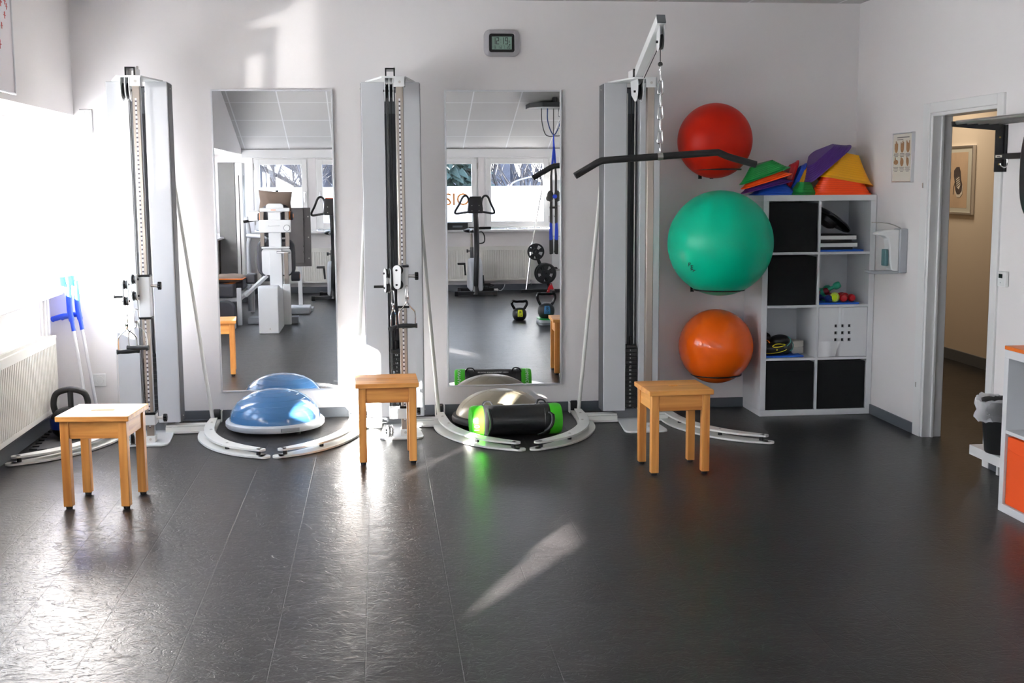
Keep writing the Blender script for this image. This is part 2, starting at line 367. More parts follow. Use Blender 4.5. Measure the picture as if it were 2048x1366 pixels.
def thing(name, label, cat, loc=(0,0,0), rz=0.0, group=None, rot=None):
    o = bpy.data.objects.new(name, None); C.objects.link(o); o.empty_display_size = 0.1
    o.location = loc; o.rotation_euler = rot if rot else (0, 0, rz); o['label'] = label; o['category'] = cat
    if group: o['group'] = group
    return o
def tag(o, label, cat, group=None):
    o['label'] = label; o['category'] = cat
    if group: o['group'] = group
    return o
def struct(o): o['kind'] = 'structure'; return o
def dup(root, loc, rz=0.0, label=None, rot=None):
    c = root.copy(); C.objects.link(c); c.location = loc; c.rotation_euler = rot if rot else (0, 0, rz)
    if label: c['label'] = label
    for ch in list(root.children):
        d = ch.copy(); C.objects.link(d); d.parent = c
        for g in list(ch.children):
            e = g.copy(); C.objects.link(e); e.parent = d
    return c
def bz(p0, p1, p2, p3, n=12):
    p0, p1, p2, p3 = map(Vector, (p0, p1, p2, p3)); out = []
    for i in range(n+1):
        t = i/n; out.append(p0*(1-t)**3 + p1*3*t*(1-t)**2 + p2*3*t*t*(1-t) + p3*t**3)
    return out
def smoothline(pts, n=6):
    """Catmull-Rom through pts"""
    P = [Vector(p) for p in pts]; out = []
    for i in range(len(P)-1):
        a, b, c, d = P[max(i-1,0)], P[i], P[i+1], P[min(i+2,len(P)-1)]
        for k in range(n):
            t = k/n
            out.append(0.5*((2*b) + (c-a)*t + (2*a-5*b+4*c-d)*t*t + (3*b-a-3*c+d)*t**3))
    out.append(P[-1]); return out
def text_mesh(name, items, m, parent, depth=0.0004):
    """items: (string, size, matrix); all characters become one mesh"""
    bm = bmesh.new()
    for (st, size, mx) in items:
        cu = bpy.data.curves.new('t', 'FONT'); cu.body = st; cu.size = size; cu.align_x = 'CENTER'; cu.align_y = 'CENTER'; cu.extrude = depth; cu.resolution_u = 3
        ob = bpy.data.objects.new('t', cu); C.objects.link(ob)
        dg = bpy.context.evaluated_depsgraph_get(); me = bpy.data.meshes.new_from_object(ob.evaluated_get(dg))
        me.transform(mx); bm.from_mesh(me)
        bpy.data.objects.remove(ob); bpy.data.curves.remove(cu); bpy.data.meshes.remove(me)
    me = bpy.data.meshes.new(name); bm.to_mesh(me); bm.free(); me.materials.append(m)
    o = bpy.data.objects.new(name, me); C.objects.link(o)
    if parent: o.parent = parent
    return o
def face_y(x, y, z, s=1):   # text facing -Y (towards the camera)
    return Matrix.Translation((x, y, z)) @ Matrix.Rotation(PI/2, 4, 'X')
# ================================================================== the setting
XL, XK, XR, ZC, ZL = -1.93, -2.14, 3.283, 2.754, 2.007     # upper left wall, knee wall, right wall, ceiling, lintel
YS = -7.70                                                   # where the roof slope starts
D0, D1, DZ = -1.965, -1.165, 1.955                           # doorway in the right wall
struct(MB().box(-2.5, 5.15, -10.05, 4.1, -0.12, 0).build('floor', floor_m))
c = MB(); c.box(-2.5, 3.41, YS, 0.15, ZC, ZC+0.12)
c.add([(-2.5,YS,ZC),(3.41,YS,ZC),(3.41,-10.05,2.025),(-2.5,-10.05,2.025),(-2.5,YS,ZC+.12),(3.41,YS,ZC+.12),(3.41,-10.05,2.145),(-2.5,-10.05,2.145)],
      [(0,1,2,3),(4,5,6,7),(0,4,5,1),(1,5,6,2),(2,6,7,3),(3,7,4,0)])
struct(c.build('ceiling', ceil_m))
struct(MB().box(-2.5, 3.40, 0, 0.15, 0, ZC+.1).build('wall_back', wall_m))
# right wall with the doorway cut out
rw = MB(); rw.box(XR, 3.40, D1, 0.0, 0, ZC+.1); rw.box(XR, 3.40, -10.05, D0, 0, ZC+.1); rw.box(XR, 3.40, D0, D1, DZ, ZC+.1)
struct(rw.build('wall_right', wall_m))
# left wall: thick upper wall with soffit, knee wall, piers between the windows
lw = MB(); lw.box(-2.5, XL, -10.05, 0, ZL, ZC+.12); lw.box(-2.5, XK, -10.05, 0, 0, 0.855)
ys = 0.0
for (a, b, z0, z1, kd) in LEFT_OPEN:
    lw.box(-2.46, XW+0.045, a, ys, 0.855, ZL)
    lw.box(-2.46, XW+0.045, b, a, z1, ZL)
    if z0 > 0.9: lw.box(-2.46, XW+0.045, b, a, 0.855, z0)
    ys = b
lw.box(-2.46, XW+0.045, -10.05, ys, 0.855, ZL)
# unseen pane near the rear corner, narrowed downwards to shape the floor sun patch
a, b = LEFT_OPEN[7][0:2]
lw.prism([(a, 1.41), (a, 1.74), (-8.83, 1.41)], -2.46, XW+0.045, axis='x'); lw.prism([(b, 1.41), (-8.97, 1.41), (b, 1.74)], -2.46, XW+0.045, axis='x')
struct(lw.build('wall_left', wall_m, merge=False))
# rear wall with five windows
fw_ = MB(); fw_.box(-2.5, 3.40, YF-0.2, YF, 0, 0.90); fw_.box(-2.5, 3.40, YF-0.2, YF, 1.955, 2.3)
xs = -2.6
for (a, b) in REAR_OPEN:
    fw_.box(xs, a, YF-0.2, YF, 0.90, 1.955); xs = b
fw_.box(xs, 3.40, YF-0.2, YF, 0.90, 1.955)
struct(fw_.build('wall_rear', wall_m, merge=False))
struct(MB().box(XL, XR, YF, YF+0.05, 1.955, 2.075).build('trim_1', trim_m, bevel=0.004))          # box beam over the rear windows
# window sills
struct(MB().box(-2.46, -2.055, YF, 0.0, 0.856, 0.884).build('trim_2', marble_m, bevel=0.004))
struct(MB().box(XK, XR, YF-0.02, YF+0.19, 0.872, 0.904).build('trim_3', marble_m, bevel=0.004))
# skirting
bb = MB().box(XK, XR, -0.012, 0, 0, 0.066); bb.box(XK, XR, -0.018, 0, 0, 0.006)
struct(bb.build('baseboard_back', base_m, bevel=0.002))
struct(MB().box(XR-0.012, XR, D1+0.10, -0.012, 0, 0.066).box(XR-0.012, XR, YF, D0-0.07, 0, 0.066).build('baseboard_right', base_m, bevel=0.002))
struct(MB().box(XK, XK+0.012, YF, -0.012, 0, 0.085).build('baseboard_left', base_m, bevel=0.002))
struct(MB().box(XK, XR, YF, YF+0.012, 0, 0.09).build('baseboard_rear', base_m, bevel=0.002))
# corridor behind the doorway
struct(MB().box(5.0, 5.12, -5.0, 4.0, 0, 2.7).build('wall_corridor', corr_m))
struct(MB().box(3.40, 5.0, 3.9, 4.0, 0, 2.7).box(3.40, 5.0, -5.1, -5.0, 0, 2.7).box(3.395, 3.41, 0.15, 3.9, 0, 2.7).build('wall_corridor_end', corr_m))
struct(MB().box(3.40, 5.12, -5.1, 4.0, 2.62, 2.72).build('ceiling_corridor', wall_m))
struct(MB().box(4.985, 5.0, -5.0, 3.9, 0, 0.095).build('baseboard_corridor', base_m, bevel=0.002))
# door frame
d = MB(); w_ = 0.075
for s in (XR-0.014, 3.386):
    d.box(s, s+0.028, D1, D1+0.095, 0, DZ+0.06); d.box(s, s+0.028, D0-0.07, D0, 0, DZ+0.06); d.box(s, s+0.028, D0, D1, DZ-0.0, DZ+0.06)
d.box(XR-0.004, 3.404, D1-0.02, D1+0.01, 0, DZ); d.box(XR-0.004, 3.404, D0-0.01, D0+0.02, 0, DZ); d.box(XR-0.004, 3.404, D0, D1, DZ-0.02, DZ+0.01)
d.box(3.332, 3.35, D1-0.034, D1-0.018, 0, DZ); d.box(3.332, 3.35, D0+0.018, D0+0.034, 0, DZ)
door = struct(d.build('door_1', trim_m, bevel=0.004, merge=False))
MB().box(XR-0.017, XR-0.012, D1+0.055, D1+0.065, 1.515, 1.545).box(XR-0.017, XR-0.012, D1+0.055, D1+0.065, 0.30, 0.33).build('hinge_plate', steel_m, door)

def casement(name, origin, wdt, z0, z1, axis, film_z=None, handle_side=1, inward=1):
    """a tilt window: fixed frame, sash, pane, handle; built in its own plane (u along the wall, v up, n into the room)"""
    def P(mb, u0, u1, n0, n1, v0, v1):
        if axis == 'y':   # window in a wall of constant y: u = x
            mb.box(origin[0]+u0, origin[0]+u1, origin[1]+n0, origin[1]+n1, v0, v1)
        else:
            mb.box(origin[0]+n0, origin[0]+n1, origin[1]+u0, origin[1]+u1, v0, v1)
    f = MB(); t = 0.045
    P(f, 0, t, -0.03, 0.03, z0, z1); P(f, wdt-t, wdt, -0.03, 0.03, z0, z1); P(f, t, wdt-t, -0.03, 0.03, z0, z0+t); P(f, t, wdt-t, -0.03, 0.03, z1-t, z1)
    fo = struct(f.build(name, frame_m, bevel=0.003, merge=False))
    s = MB(); e = 0.022; k = 0.075
    P(s, e, e+k, -0.01, 0.052, z0+e, z1-e); P(s, wdt-e-k, wdt-e, -0.01, 0.052, z0+e, z1-e)
    P(s, e+k, wdt-e-k, -0.01, 0.052, z0+e, z0+e+k); P(s, e+k, wdt-e-k, -0.01, 0.052, z1-e-k, z1-e)
    s.build('sash', frame_m, fo, bevel=0.003, merge=False)
    g = MB(); P(g, e+k-0.005, wdt-e-k+0.005, 0.016, 0.020, z0+e+k-0.005, z1-e-k+0.005); g.build('pane', glass_m, fo)
    if film_z:
        m = MB(); P(m, e+k-0.004, wdt-e-k+0.004, 0.0215, 0.0225, z0+e+k-0.004, film_z); m.build('privacy_film', film_m, fo)
    hu = wdt-e-k/2 if handle_side > 0 else e+k/2; hz = (z0+z1)/2
    h = MB(); P(h, hu-0.014, hu+0.014, 0.052, 0.062, hz-0.035, hz+0.035); P(h, hu-0.008, hu+0.008, 0.062, 0.088, hz-0.008, hz+0.008); P(h, hu-0.009, hu+0.009, 0.080, 0.094, hz-0.12, hz+0.01)
    h.build('window_handle', alu_frame_m, fo, bevel=0.003, merge=False)
    q = MB(); qu = e*0.5 if handle_side > 0 else wdt-e*0.5
    P(q, qu-0.007, qu+0.007, 0.03, 0.058, z0+0.08, z0+0.17); P(q, qu-0.007, qu+0.007, 0.03, 0.058, z1-0.17, z1-0.08); q.build('window_hinge', steel_m, fo, merge=False)
    return fo
k = 1
a, b, z0, z1, kd = LEFT_OPEN[0]
casement('window_1', (XW, -1.115), 1.015, z0+0.005, z1, 'x', handle_side=1)
casement('window_2', (XW, b), 1.005, z0+0.005, z1, 'x', handle_side=-1)
struct(MB().box(XW-0.03, XW+0.03, -1.155, -1.115, z0, z1).build('trim_4', frame_m))
for i, (a, b, z0, z1, kd) in enumerate(LEFT_OPEN[1:]):
    if kd == 2: struct(MB().box(XW, XW+0.004, b, a, z0, z1).build('window_%d' % (3+i), glass_m))  # unseen slit panes, added to let sun patches in
    else: casement('window_%d' % (3+i), (XW, b), a-b, z0+0.005, z1, 'x', film_z=(z1-0.10 if kd else None))  # frosted ones added for soft light from the left
for i, (a, b) in enumerate(REAR_OPEN):
    casement('window_%d' % (11+i), (a, YF-0.04), b-a, 0.92, 1.955, 'y', film_z=1.535, handle_side=1 if i in (0, 2) else -1)
# orange letters on the film of the window next to the last one
rearfilm = [o for o in C.objects if o.name == 'window_14'][0]
text_mesh('film_lettering', [('SIO', 0.25, Matrix.Translation((1.155, YF-0.0155, 1.335)) @ Matrix.Rotation(PI/2, 4, 'X') )], film_letter_m, rearfilm)

# ------------------------------------------------------------------ fixed fittings of the walls
def radiator(label, loc, rz, L, z0, z1, depth, group):
    """front face along local +x ... L, facing local -y"""
    t = thing('radiator', label, 'radiator', loc, rz, group)
    n = int(L/0.0333); prof = []
    p = MB(); pts = []
    for i in range(n):
        x = i*L/n; s = L/n
        pts += [(x+0.0*s, 0.0), (x+0.30*s, 0.0), (x+0.42*s, -0.0085), (x+0.88*s, -0.0085)]
    pts.append((L, 0.0)); poly = pts + [(L, 0.012), (0, 0.012)]
    # flat rims above and below, ribs between
    p.box(0, L, -0.009, 0.012, z0, z0+0.03); p.box(0, L, -0.009, 0.012, z1-0.055, z1-0.012)
    k0 = len(p.v); N = len(poly)
    p.add([(q[0],q[1],z0+0.03) for q in poly]+[(q[0],q[1],z1-0.055) for q in poly], [(i,(i+1)%N,N+(i+1)%N,N+i) for i in range(N)])
    p.build('ribbed_panel', rad_m, t, bevel=0.0)
    q = MB().box(0, L, depth-0.012, depth, z0, z1-0.012).box(0, L, 0.012, depth-0.012, z0+0.02, z0+0.05); q.build('rear_panel', rad_m, t, merge=False)
    g = MB().box(-0.004, L+0.004, -0.012, 0.004, z1-0.016, z1); g.box(-0.004, L+0.004, depth-0.004, depth, z1-0.016, z1)
    for i in range(int(L/0.02)): g.box(i*0.02, i*0.02+0.007, 0.004, depth-0.004, z1-0.014, z1-0.004)
    g.build('top_grille', rad_m, t, merge=False)
    for x in (-0.004, L): MB().box(x, x+0.004, -0.010, depth, z0+0.03, z1).build('side_cover', rad_m, t)
    v = MB().cyl((0.05, depth/2, z0-0.06), (0.05, depth/2, z0+0.02), 0.009); v.cyl((0.05, depth/2, z0-0.05), (0.05, -0.03, z0-0.05), 0.014); v.build('valve', chrome_m, t)
    return t
radiator('ribbed white radiator under the marble sill beside the crutches', (-2.066, -1.85, 0), PI/2, 1.62, 0.141, 0.617, 0.062, None)
radiator('rear wall radiator behind the exercise bike with the black console', (0.72, YF+0.105, 0), 0, 1.56, 0.155, 0.655, 0.085, 'rear radiators').rotation_euler = (0, 0, PI)
bpy.context.view_layer.update()
for o in list(C.objects):
    if o.name.startswith('radiator') and o.get('group') == 'rear radiators': o.location.x = 2.28
radiator('rear wall radiator behind the tilted grey board', (-0.28, YF+0.105, 0), PI, 1.5, 0.155, 0.655, 0.085, 'rear radiators')
p = MB().cyl((-2.115, -0.235, 0.60), (-2.115, -0.235, 0.856), 0.011).cyl((-2.115, -0.165, 0.60), (-2.115, -0.165, 0.856), 0.011)
tag(p.build('heating_pipes', trim_m), 'pair of thin white heating pipes rising from the radiator to the sill', 'pipes')

# switch panel, socket
t = thing('switch_panel', 'white double light switch panel with four rockers on the back wall', 'light switch', (-1.855, 0, 1.969))
MB().box(-0.041, 0.041, -0.011, 0, -0.076, 0.076).build('cover_frame', white_m, t, bevel=0.006, seg=3)
for sz in (-0.036, 0.036):
    for sx in (-0.0135, 0.0135): MB().box(sx-0.0125, sx+0.0125, -0.0145, -0.010, sz-0.026, sz+0.026).build('rocker', white_m, t, bevel=0.002)
t = thing('wall_socket', 'white power socket low on the back wall beside the left pulley tower', 'socket', (-1.848, 0, 0.287))
s = MB().box(-0.042, 0.042, -0.010, 0, -0.042, 0.042); s.build('cover_frame', white_m, t, bevel=0.005, seg=3)
s = MB().lathe([(0.0, -0.001), (0.0195, -0.001), (0.0205, -0.012), (0.027, -0.0125), (0.028, -0.010)], axis='y', n=28); s.build('socket_well', white_m, t)
s = MB().cyl((-0.0095, -0.0018, 0), (-0.0095, -0.0005, 0), 0.003).cyl((0.0095, -0.0018, 0), (0.0095, -0.0005, 0), 0.003); s.build('contact_hole', black_m, t)
tag(MB().tube([(-1.735, -0.006, 0.55), (-1.735, -0.006, 0.09), (-1.75, -0.02, 0.07)], 0.003, 8).build('wall_cable', trim_m), 'thin white cable running down the wall beside the left pulley tower', 'cable')

# poster on the upper left wall
t = thing('framed_poster', 'framed poster with small red figures high on the upper left wall', 'poster', (XL, -1.70, 2.40))
MB().box(0.002, 0.012, -0.38, 0.372, -0.352, 0.30).build('poster_sheet', mat('poster_paper', rgb(240, 234, 238), 0.6), t)
f = MB(); f.box(0, 0.02, 0.366, 0.376, -0.36, 0.31); f.box(0, 0.02, -0.39, -0.38, -0.36, 0.31); f.box(0, 0.02, -0.38, 0.366, -0.36, -0.350); f.box(0, 0.02, -0.38, 0.366, 0.30, 0.31)
f.build('poster_frame', alu_frame_m, t, bevel=0.002, merge=False)
f = MB()
for (y, z, s) in ((0.24, 0.20, .03), (0.275, 0.115, .024), (0.30, 0.09, .02), (0.2, 0.10, .03), (0.26, 0.04, .022), (0.14, 0.22, .03), (0.10, 0.1, .028), (0.2, -0.02, .02), (0.05, 0.2, .03), (0.0, 0.05, .03), (0.15, -0.12, .03)):
    f.sphere((0.0125, y, z+s*0.6), (0.0012, s*0.42, s*0.42), 10, 6); f.box(0.012, 0.0133, y-s*0.2, y+s*0.2, z-s*0.7, z+s*0.3); f.box(0.012, 0.0133, y-s*0.8, y+s*0.8, z, z+s*0.2)
f.build('printed_figures', inkred_m, t, merge=False)

# digital wall clock
t = thing('wall_clock', 'silver digital wall clock reading 12:19 above the right mirror', 'clock', (0.832, 0, 2.476))
def rrect(w, h, r, n=6):
    out = []
    for (cx, cz, a0) in ((w-r, h-r, 0), (-w+r, h-r, PI/2), (-w+r, -h+r, PI), (w-r, -h+r, 3*PI/2)):
        for i in range(n+1):
            a = a0 + PI/2*i/n; out.append((cx+r*math.cos(a), cz+r*math.sin(a)))
    return out
def rframe(mb, outer, inner, y0, y1, yi=None):
    n = len(outer); yi = y0 if yi is None else yi
    vs = [(p[0],y1,p[1]) for p in outer]+[(p[0],y0,p[1]) for p in outer]+[(p[0],yi,p[1]) for p in inner]+[(p[0],y1,p[1]) for p in inner]
    fs = []
    for i in range(n):
        j = (i+1) % n
        for k in range(3): fs.append((k*n+i, k*n+j, (k+1)*n+j, (k+1)*n+i))
        fs.append((3*n+i, 3*n+j, j, i))
    mb.add(vs, fs); return mb
rframe(MB(), rrect(0.119, 0.087, 0.042), rrect(0.084, 0.060, 0.016), -0.022, 0.0, -0.030).build('clock_body', silver_m, t, bevel=0.003)
rframe(MB(), rrect(0.085, 0.061, 0.014), rrect(0.066, 0.042, 0.002), -0.026, -0.012).build('clock_bezel', gloss_black_m, t)
MB().box(-0.067, 0.067, -0.020, -0.012, -0.043, 0.043).build('clock_display', lcd_m, t)
def seg7(ch, x, z, h, w, mb, th, y):
    S = {'0':'abcdef','1':'bc','2':'abged','9':'abcdfg','4':'fgbc','5':'afgcd','7':'abc','3':'abgcd','6':'afgedc','8':'abcdefg'}[ch]
    B = {'a':(0,w,h-th,h),'d':(0,w,0,th),'g':(0,w,h/2-th/2,h/2+th/2),'f':(0,th,h/2,h),'b':(w-th,w,h/2,h),'e':(0,th,0,h/2),'c':(w-th,w,0,h/2)}
    for s in S: q = B[s]; mb.box(x+q[0], x+q[1], y, y+0.0006, z+q[2], z+q[3])
k = MB()
for ch, x in (('1', -0.060), ('2', -0.036), ('1', -0.0045), ('9', 0.0225)): seg7(ch, x, -0.008, 0.044, 0.018, k, 0.0042, -0.0208)
k.box(-0.0075, -0.0045, -0.0208, -0.0202, 0.004, 0.008).box(-0.0075, -0.0045, -0.0208, -0.0202, 0.018, 0.022)
k.build('clock_digits', ink_m, t, merge=False)
k = MB()
for ch, x in (('9', -0.050), ('1', -0.026), ('2', -0.008), ('7', 0.010), ('2', 0.034), ('0', 0.046)): seg7(ch, x, -0.037, 0.020, 0.009, k, 0.0018, -0.0208)
k.box(-0.038, -0.036, -0.0208, -0.0202, -0.037, -0.035).box(0.022, 0.024, -0.0208, -0.0202, -0.037, -0.035).sphere((0.053, -0.0205, -0.011), (0.004, 0.0006, 0.004), 10, 6); k.box(0.046, 0.048, -0.0208, -0.0202, 0.002, 0.016).box(0.052, 0.054, -0.0208, -0.0202, 0.002, 0.016)
k.build('date_digits', ink_m, t, merge=False)

# instruction sheet in a frame on the right wall
def XRm(mb): return mb
t = thing('instruction_frame', 'slim framed hand disinfection instructions on the right wall beside the doorway', 'framed sheet', (XR, -0.80, 1.703))
yA, yB, zA, zB = -0.145, 0.145, -0.154, 0.154
f = MB(); e = 0.008
f.box(-0.022, 0, yA, yA+e, zA, zB); f.box(-0.022, 0, yB-e, yB, zA, zB); f.box(-0.022, 0, yA+e, yB-e, zA, zA+e); f.box(-0.022, 0, yA+e, yB-e, zB-e, zB); f.build('sheet_frame', alu_frame_m, t, bevel=0.0015, merge=False)
MB().box(-0.018, -0.004, yA+e, yB-e, zA+e, zB-e).build('printed_sheet', paper_m, t)
h = MB()
for i, y in enumerate((0.088, 0.0, -0.085)):
    h.sphere((-0.0185, y, 0.06), (0.0012, 0.026, 0.030), 12, 8)
    for q in range(4): h.box(-0.0192, -0.018, y-0.024+q*0.013, y-0.015+q*0.013, 0.065, 0.088+0.008*((q+i) % 3))
    h.sphere((-0.0185, y, -0.028), (0.0012, 0.034-0.008*i, 0.016+0.010*(i > 0)), 12, 8); h.sphere((-0.0185, y+0.012, -0.018), (0.0012, 0.010, 0.024), 10, 6)
h.build('hand_pictures', hand_m, t, merge=False)
h = MB()
h.box(-0.0188, -0.018, -0.10, 0.08, 0.122, 0.128); h.box(-0.0188, -0.018, -0.01, 0.08, 0.110, 0.114)
for y in (0.088, 0.0, -0.085):
    for z, l in ((0.022, .032), (0.014, .036), (0.006, .026)): h.box(-0.0188, -0.018, y-l, y+l, z, z+0.004)
    for z, l in ((-0.062, .036), (-0.070, .030), (-0.078, .036), (-0.086, .02)): h.box(-0.0188, -0.018, y-l, y+l, z, z+0.003)
h.build('printed_text', inkgrey_m, t, merge=False)

# disinfectant dispenser on the right wall (its long lever reaches to the left of the picture)
t = thing('disinfectant_dispenser', 'white wall dispenser with a long arm lever and drip tray beside the shelf', 'soap dispenser', (XR, -0.84, 1.13))
MB().box(-0.052, 0, -0.05, 0.05, -0.145, 0.132).build('back_housing', lgrey_m, t, bevel=0.006)
b = MB(); prof = [(-0.05, 0.125), (-0.10, 0.128), (-0.150, 0.122), (-0.192, 0.110), (-0.198, 0.094), (-0.150, 0.088), (-0.125, 0.070), (-0.115, 0.02), (-0.110, -0.06), (-0.100, -0.125), (-0.052, -0.142)]
b.prism(prof, -0.042, 0.042, axis='y'); b.build('dispenser_body', white_m, t, bevel=0.010, seg=3)
MB().box(-0.138, -0.114, -0.030, 0.030, -0.100, 0.004).build('bottle', mat('bottle_teal', rgb(86, 128, 132), 0.2), t, bevel=0.006)
MB().tube(smoothline([(-0.03, 0, 0.134), (-0.07, 0.0, 0.152), (-0.13, 0.0, 0.168), (-0.215, 0.0, 0.172)], 5), (0.013, 0.003), 8).build('lever_arm', steel_m, t)
MB().prism([(-0.238, -0.142), (-0.240, -0.128), (-0.232, -0.124), (-0.225, -0.130), (-0.05, -0.130), (-0.05, -0.146), (-0.10, -0.150), (-0.22, -0.148)], -0.045, 0.045, axis='y').build('drip_tray', lgrey_m, t, bevel=0.003)

# room thermostat right of the doorway
t = thing('room_thermostat', 'small white room thermostat with a dark display right of the doorway', 'thermostat', (XR, -2.105, 1.04))
MB().box(-0.022, 0, -0.040, 0.040, -0.040, 0.040).build('thermostat_housing', white_m, t, bevel=0.004)
MB().box(-0.0235, -0.0215, -0.012, 0.026, 0.004, 0.026).build('thermostat_display', gloss_black_m, t)
MB().cyl((-0.024, 0.006, -0.02), (-0.0215, 0.006, -0.02), 0.003).build('thermostat_button', lgrey_m, t)

# picture in the corridor: two worn trainers sketched on a warm ground
t = thing('framed_picture', 'silver framed drawing of two worn trainers on the corridor wall', 'picture', (5.0, 2.10, 1.566))
f = MB(); e = 0.018; H = 0.292; W = 0.42
f.box(-0.03, 0, -W, -W+e, -H, H).box(-0.03, 0, W-e, W, -H, H).box(-0.03, 0, -W+e, W-e, -H, -H+e).box(-0.03, 0, -W+e, W-e, H-e, H); f.build('picture_frame', alu_frame_m, t, bevel=0.002, merge=False)
MB().box(-0.02, -0.004, -W+e, W-e, -H+e, H-e).build('picture_mount', mat('picture_mount', rgb(190, 188, 176), 0.6), t)
MB().box(-0.021, -0.018, -W+0.10, W-0.10, -H+0.055, H-0.055).build('picture_ground', mat('picture_ground', rgb(190, 164, 138), 0.7, var=0.25, vscale=5), t)
sk = MB(); so = MB(); la = MB()
for (y, z, an) in ((0.045, 0.035, 0.22), (-0.135, 0.055, -0.30)):
    ca, sa = math.cos(an), math.sin(an)
    def R(u, v): return (y + u*ca + v*sa, z - v*ca + u*sa)      # v runs down towards the toe
    sk.prism([R(-0.062, 0.0), R(-0.05, -0.045), (R(0.0, -0.06)), R(0.052, -0.045), R(0.066, 0.0), R(0.060, 0.07), R(0.066, 0.13), R(0.045, 0.175), R(0.0, 0.19), R(-0.045, 0.175), R(-0.066, 0.13), R(-0.056, 0.07)], -0.0225, -0.0205, axis='x')
    so.prism([R(-0.068, 0.12), R(-0.048, 0.170), R(0.0, 0.186), R(0.048, 0.170), R(0.068, 0.12), R(0.074, 0.14), R(0.05, 0.196), R(0.0, 0.212), R(-0.05, 0.196), R(-0.074, 0.14)], -0.0237, -0.0227, axis='x')
    so.prism([R(-0.03, 0.03), R(0.03, 0.03), R(0.036, 0.11), R(0.0, 0.14), R(-0.036, 0.11)], -0.0237, -0.0227, axis='x')
    for i in range(5): la.tube([(-0.0245, *R(-0.035, 0.03+i*0.018)), (-0.0245, *R(0.035, 0.036+i*0.018))], 0.0028, 6)
    la.tube([(-0.0245, *p) for p in (R(0.03, 0.04), R(0.085, 0.09), R(0.11, 0.15))], 0.0025, 6)
sk.build('sketched_shoes', mat('sketch_dark', rgb(70, 60, 58), 0.8, var=0.5, vscale=30), t); so.build('sketched_soles', mat('sketch_light', rgb(200, 190, 176), 0.8), t); la.build('sketched_laces', inkgrey_m, t)
# ================================================================== mirrors
def wall_mirror(label, x0, x1):
    z0, z1 = 0.188, 2.172
    t = thing('wall_mirror', label, 'mirror', (x0, 0, 0), group=None); W = x1-x0
    f = MB(); e = 0.011
    f.box(0, e, -0.026, -0.002, z0, z1).box(W-e, W, -0.026, -0.002, z0, z1).box(e, W-e, -0.026, -0.002, z0, z0+e).box(e, W-e, -0.026, -0.002, z1-e, z1)
    f.build('mirror_frame', alu_frame_m, t, bevel=0.0015, merge=False)
    MB().add([(e-.001, -0.02, z0+e-.001), (W-e+.001, -0.02, z0+e-.001), (W-e+.001, -0.02, z1-e+.001), (e-.001, -0.02, z1-e+.001)], [(0, 1, 2, 3)]).build('mirror_glass', mirror_m, t)
    MB().box(e-.001, W-e+.001, -0.0185, -0.003, z0+e, z1-e).build('mirror_backing', mgrey_m, t)
wall_mirror('tall wall mirror behind the blue half ball, reflecting the white training machine', -1.0634, -0.2812)
wall_mirror('tall wall mirror below the clock, reflecting the exercise bike and kettlebells', 0.4472, 1.2294)

# ================================================================== stools
def plate_hole(mb, outer, inner, z0, z1):
    n = len(outer)
    vs = [(p[0],p[1],z1) for p in outer]+[(p[0],p[1],z0) for p in outer]+[(p[0],p[1],z0) for p in inner]+[(p[0],p[1],z1) for p in inner]
    fs = []
    for i in range(n):
        j = (i+1) % n
        for k in range(4): fs.append((k*n+i, k*n+j, ((k+1) % 4)*n+j, ((k+1) % 4)*n+i))
    return mb.add(vs, fs)
S = 0.352; HS = 0.46
def make_stool(label, loc, rz, slot):
    t = thing('wooden_stool', label, 'stool', loc, rz, 'wooden stools')
    h = S/2
    plate_hole(MB(), rrect(h, h, 0.006, 5), rrect(slot[0], slot[1], min(slot)*0.98, 5), HS-0.026, HS).build('seat', wood_x, t, bevel=0.003)
    o = h-0.016; l = 0.042
    for sx in (-1, 1):
        for sy in (-1, 1):
            x0, y0 = sx*o, sy*o
            lg = MB().box(min(x0, x0-sx*l), max(x0, x0-sx*l), min(y0, y0-sy*l), max(y0, y0-sy*l), 0.014, HS-0.026).build('leg', wood_z, t, bevel=0.003)
            cx, cy = x0-sx*l/2, y0-sy*l/2
            MB().cyl((cx, cy, 0.0), (cx, cy, 0.0145), 0.015, 0.017).build('rubber_foot', rubber_m, lg)
    a = o-0.008
    for sx in (-1, 1):
        MB().box(min(sx*a, sx*(a-0.02)), max(sx*a, sx*(a-0.02)), -(o-l), o-l, HS-0.112, HS-0.026).build('apron', wood_y, t, bevel=0.002)
        MB().box(-(o-l), o-l, min(sx*a, sx*(a-0.02)), max(sx*a, sx*(a-0.02)), HS-0.112, HS-0.026).build('apron', wood_x, t, bevel=0.002)
    return t
make_stool('wooden stool nearest the radiator, in front of the kettlebell on the floor', (-1.366, -2.119, 0), -0.0974, (0.057, 0.009))
make_stool('wooden stool standing in front of the middle pulley tower', (0.028, -1.329, 0), 0.0185, (0.057, 0.009))
make_stool('wooden stool standing in front of the tower with the lat bar, below the exercise balls', (1.578, -1.793, 0), 0.0286, (0.026, 0.016))

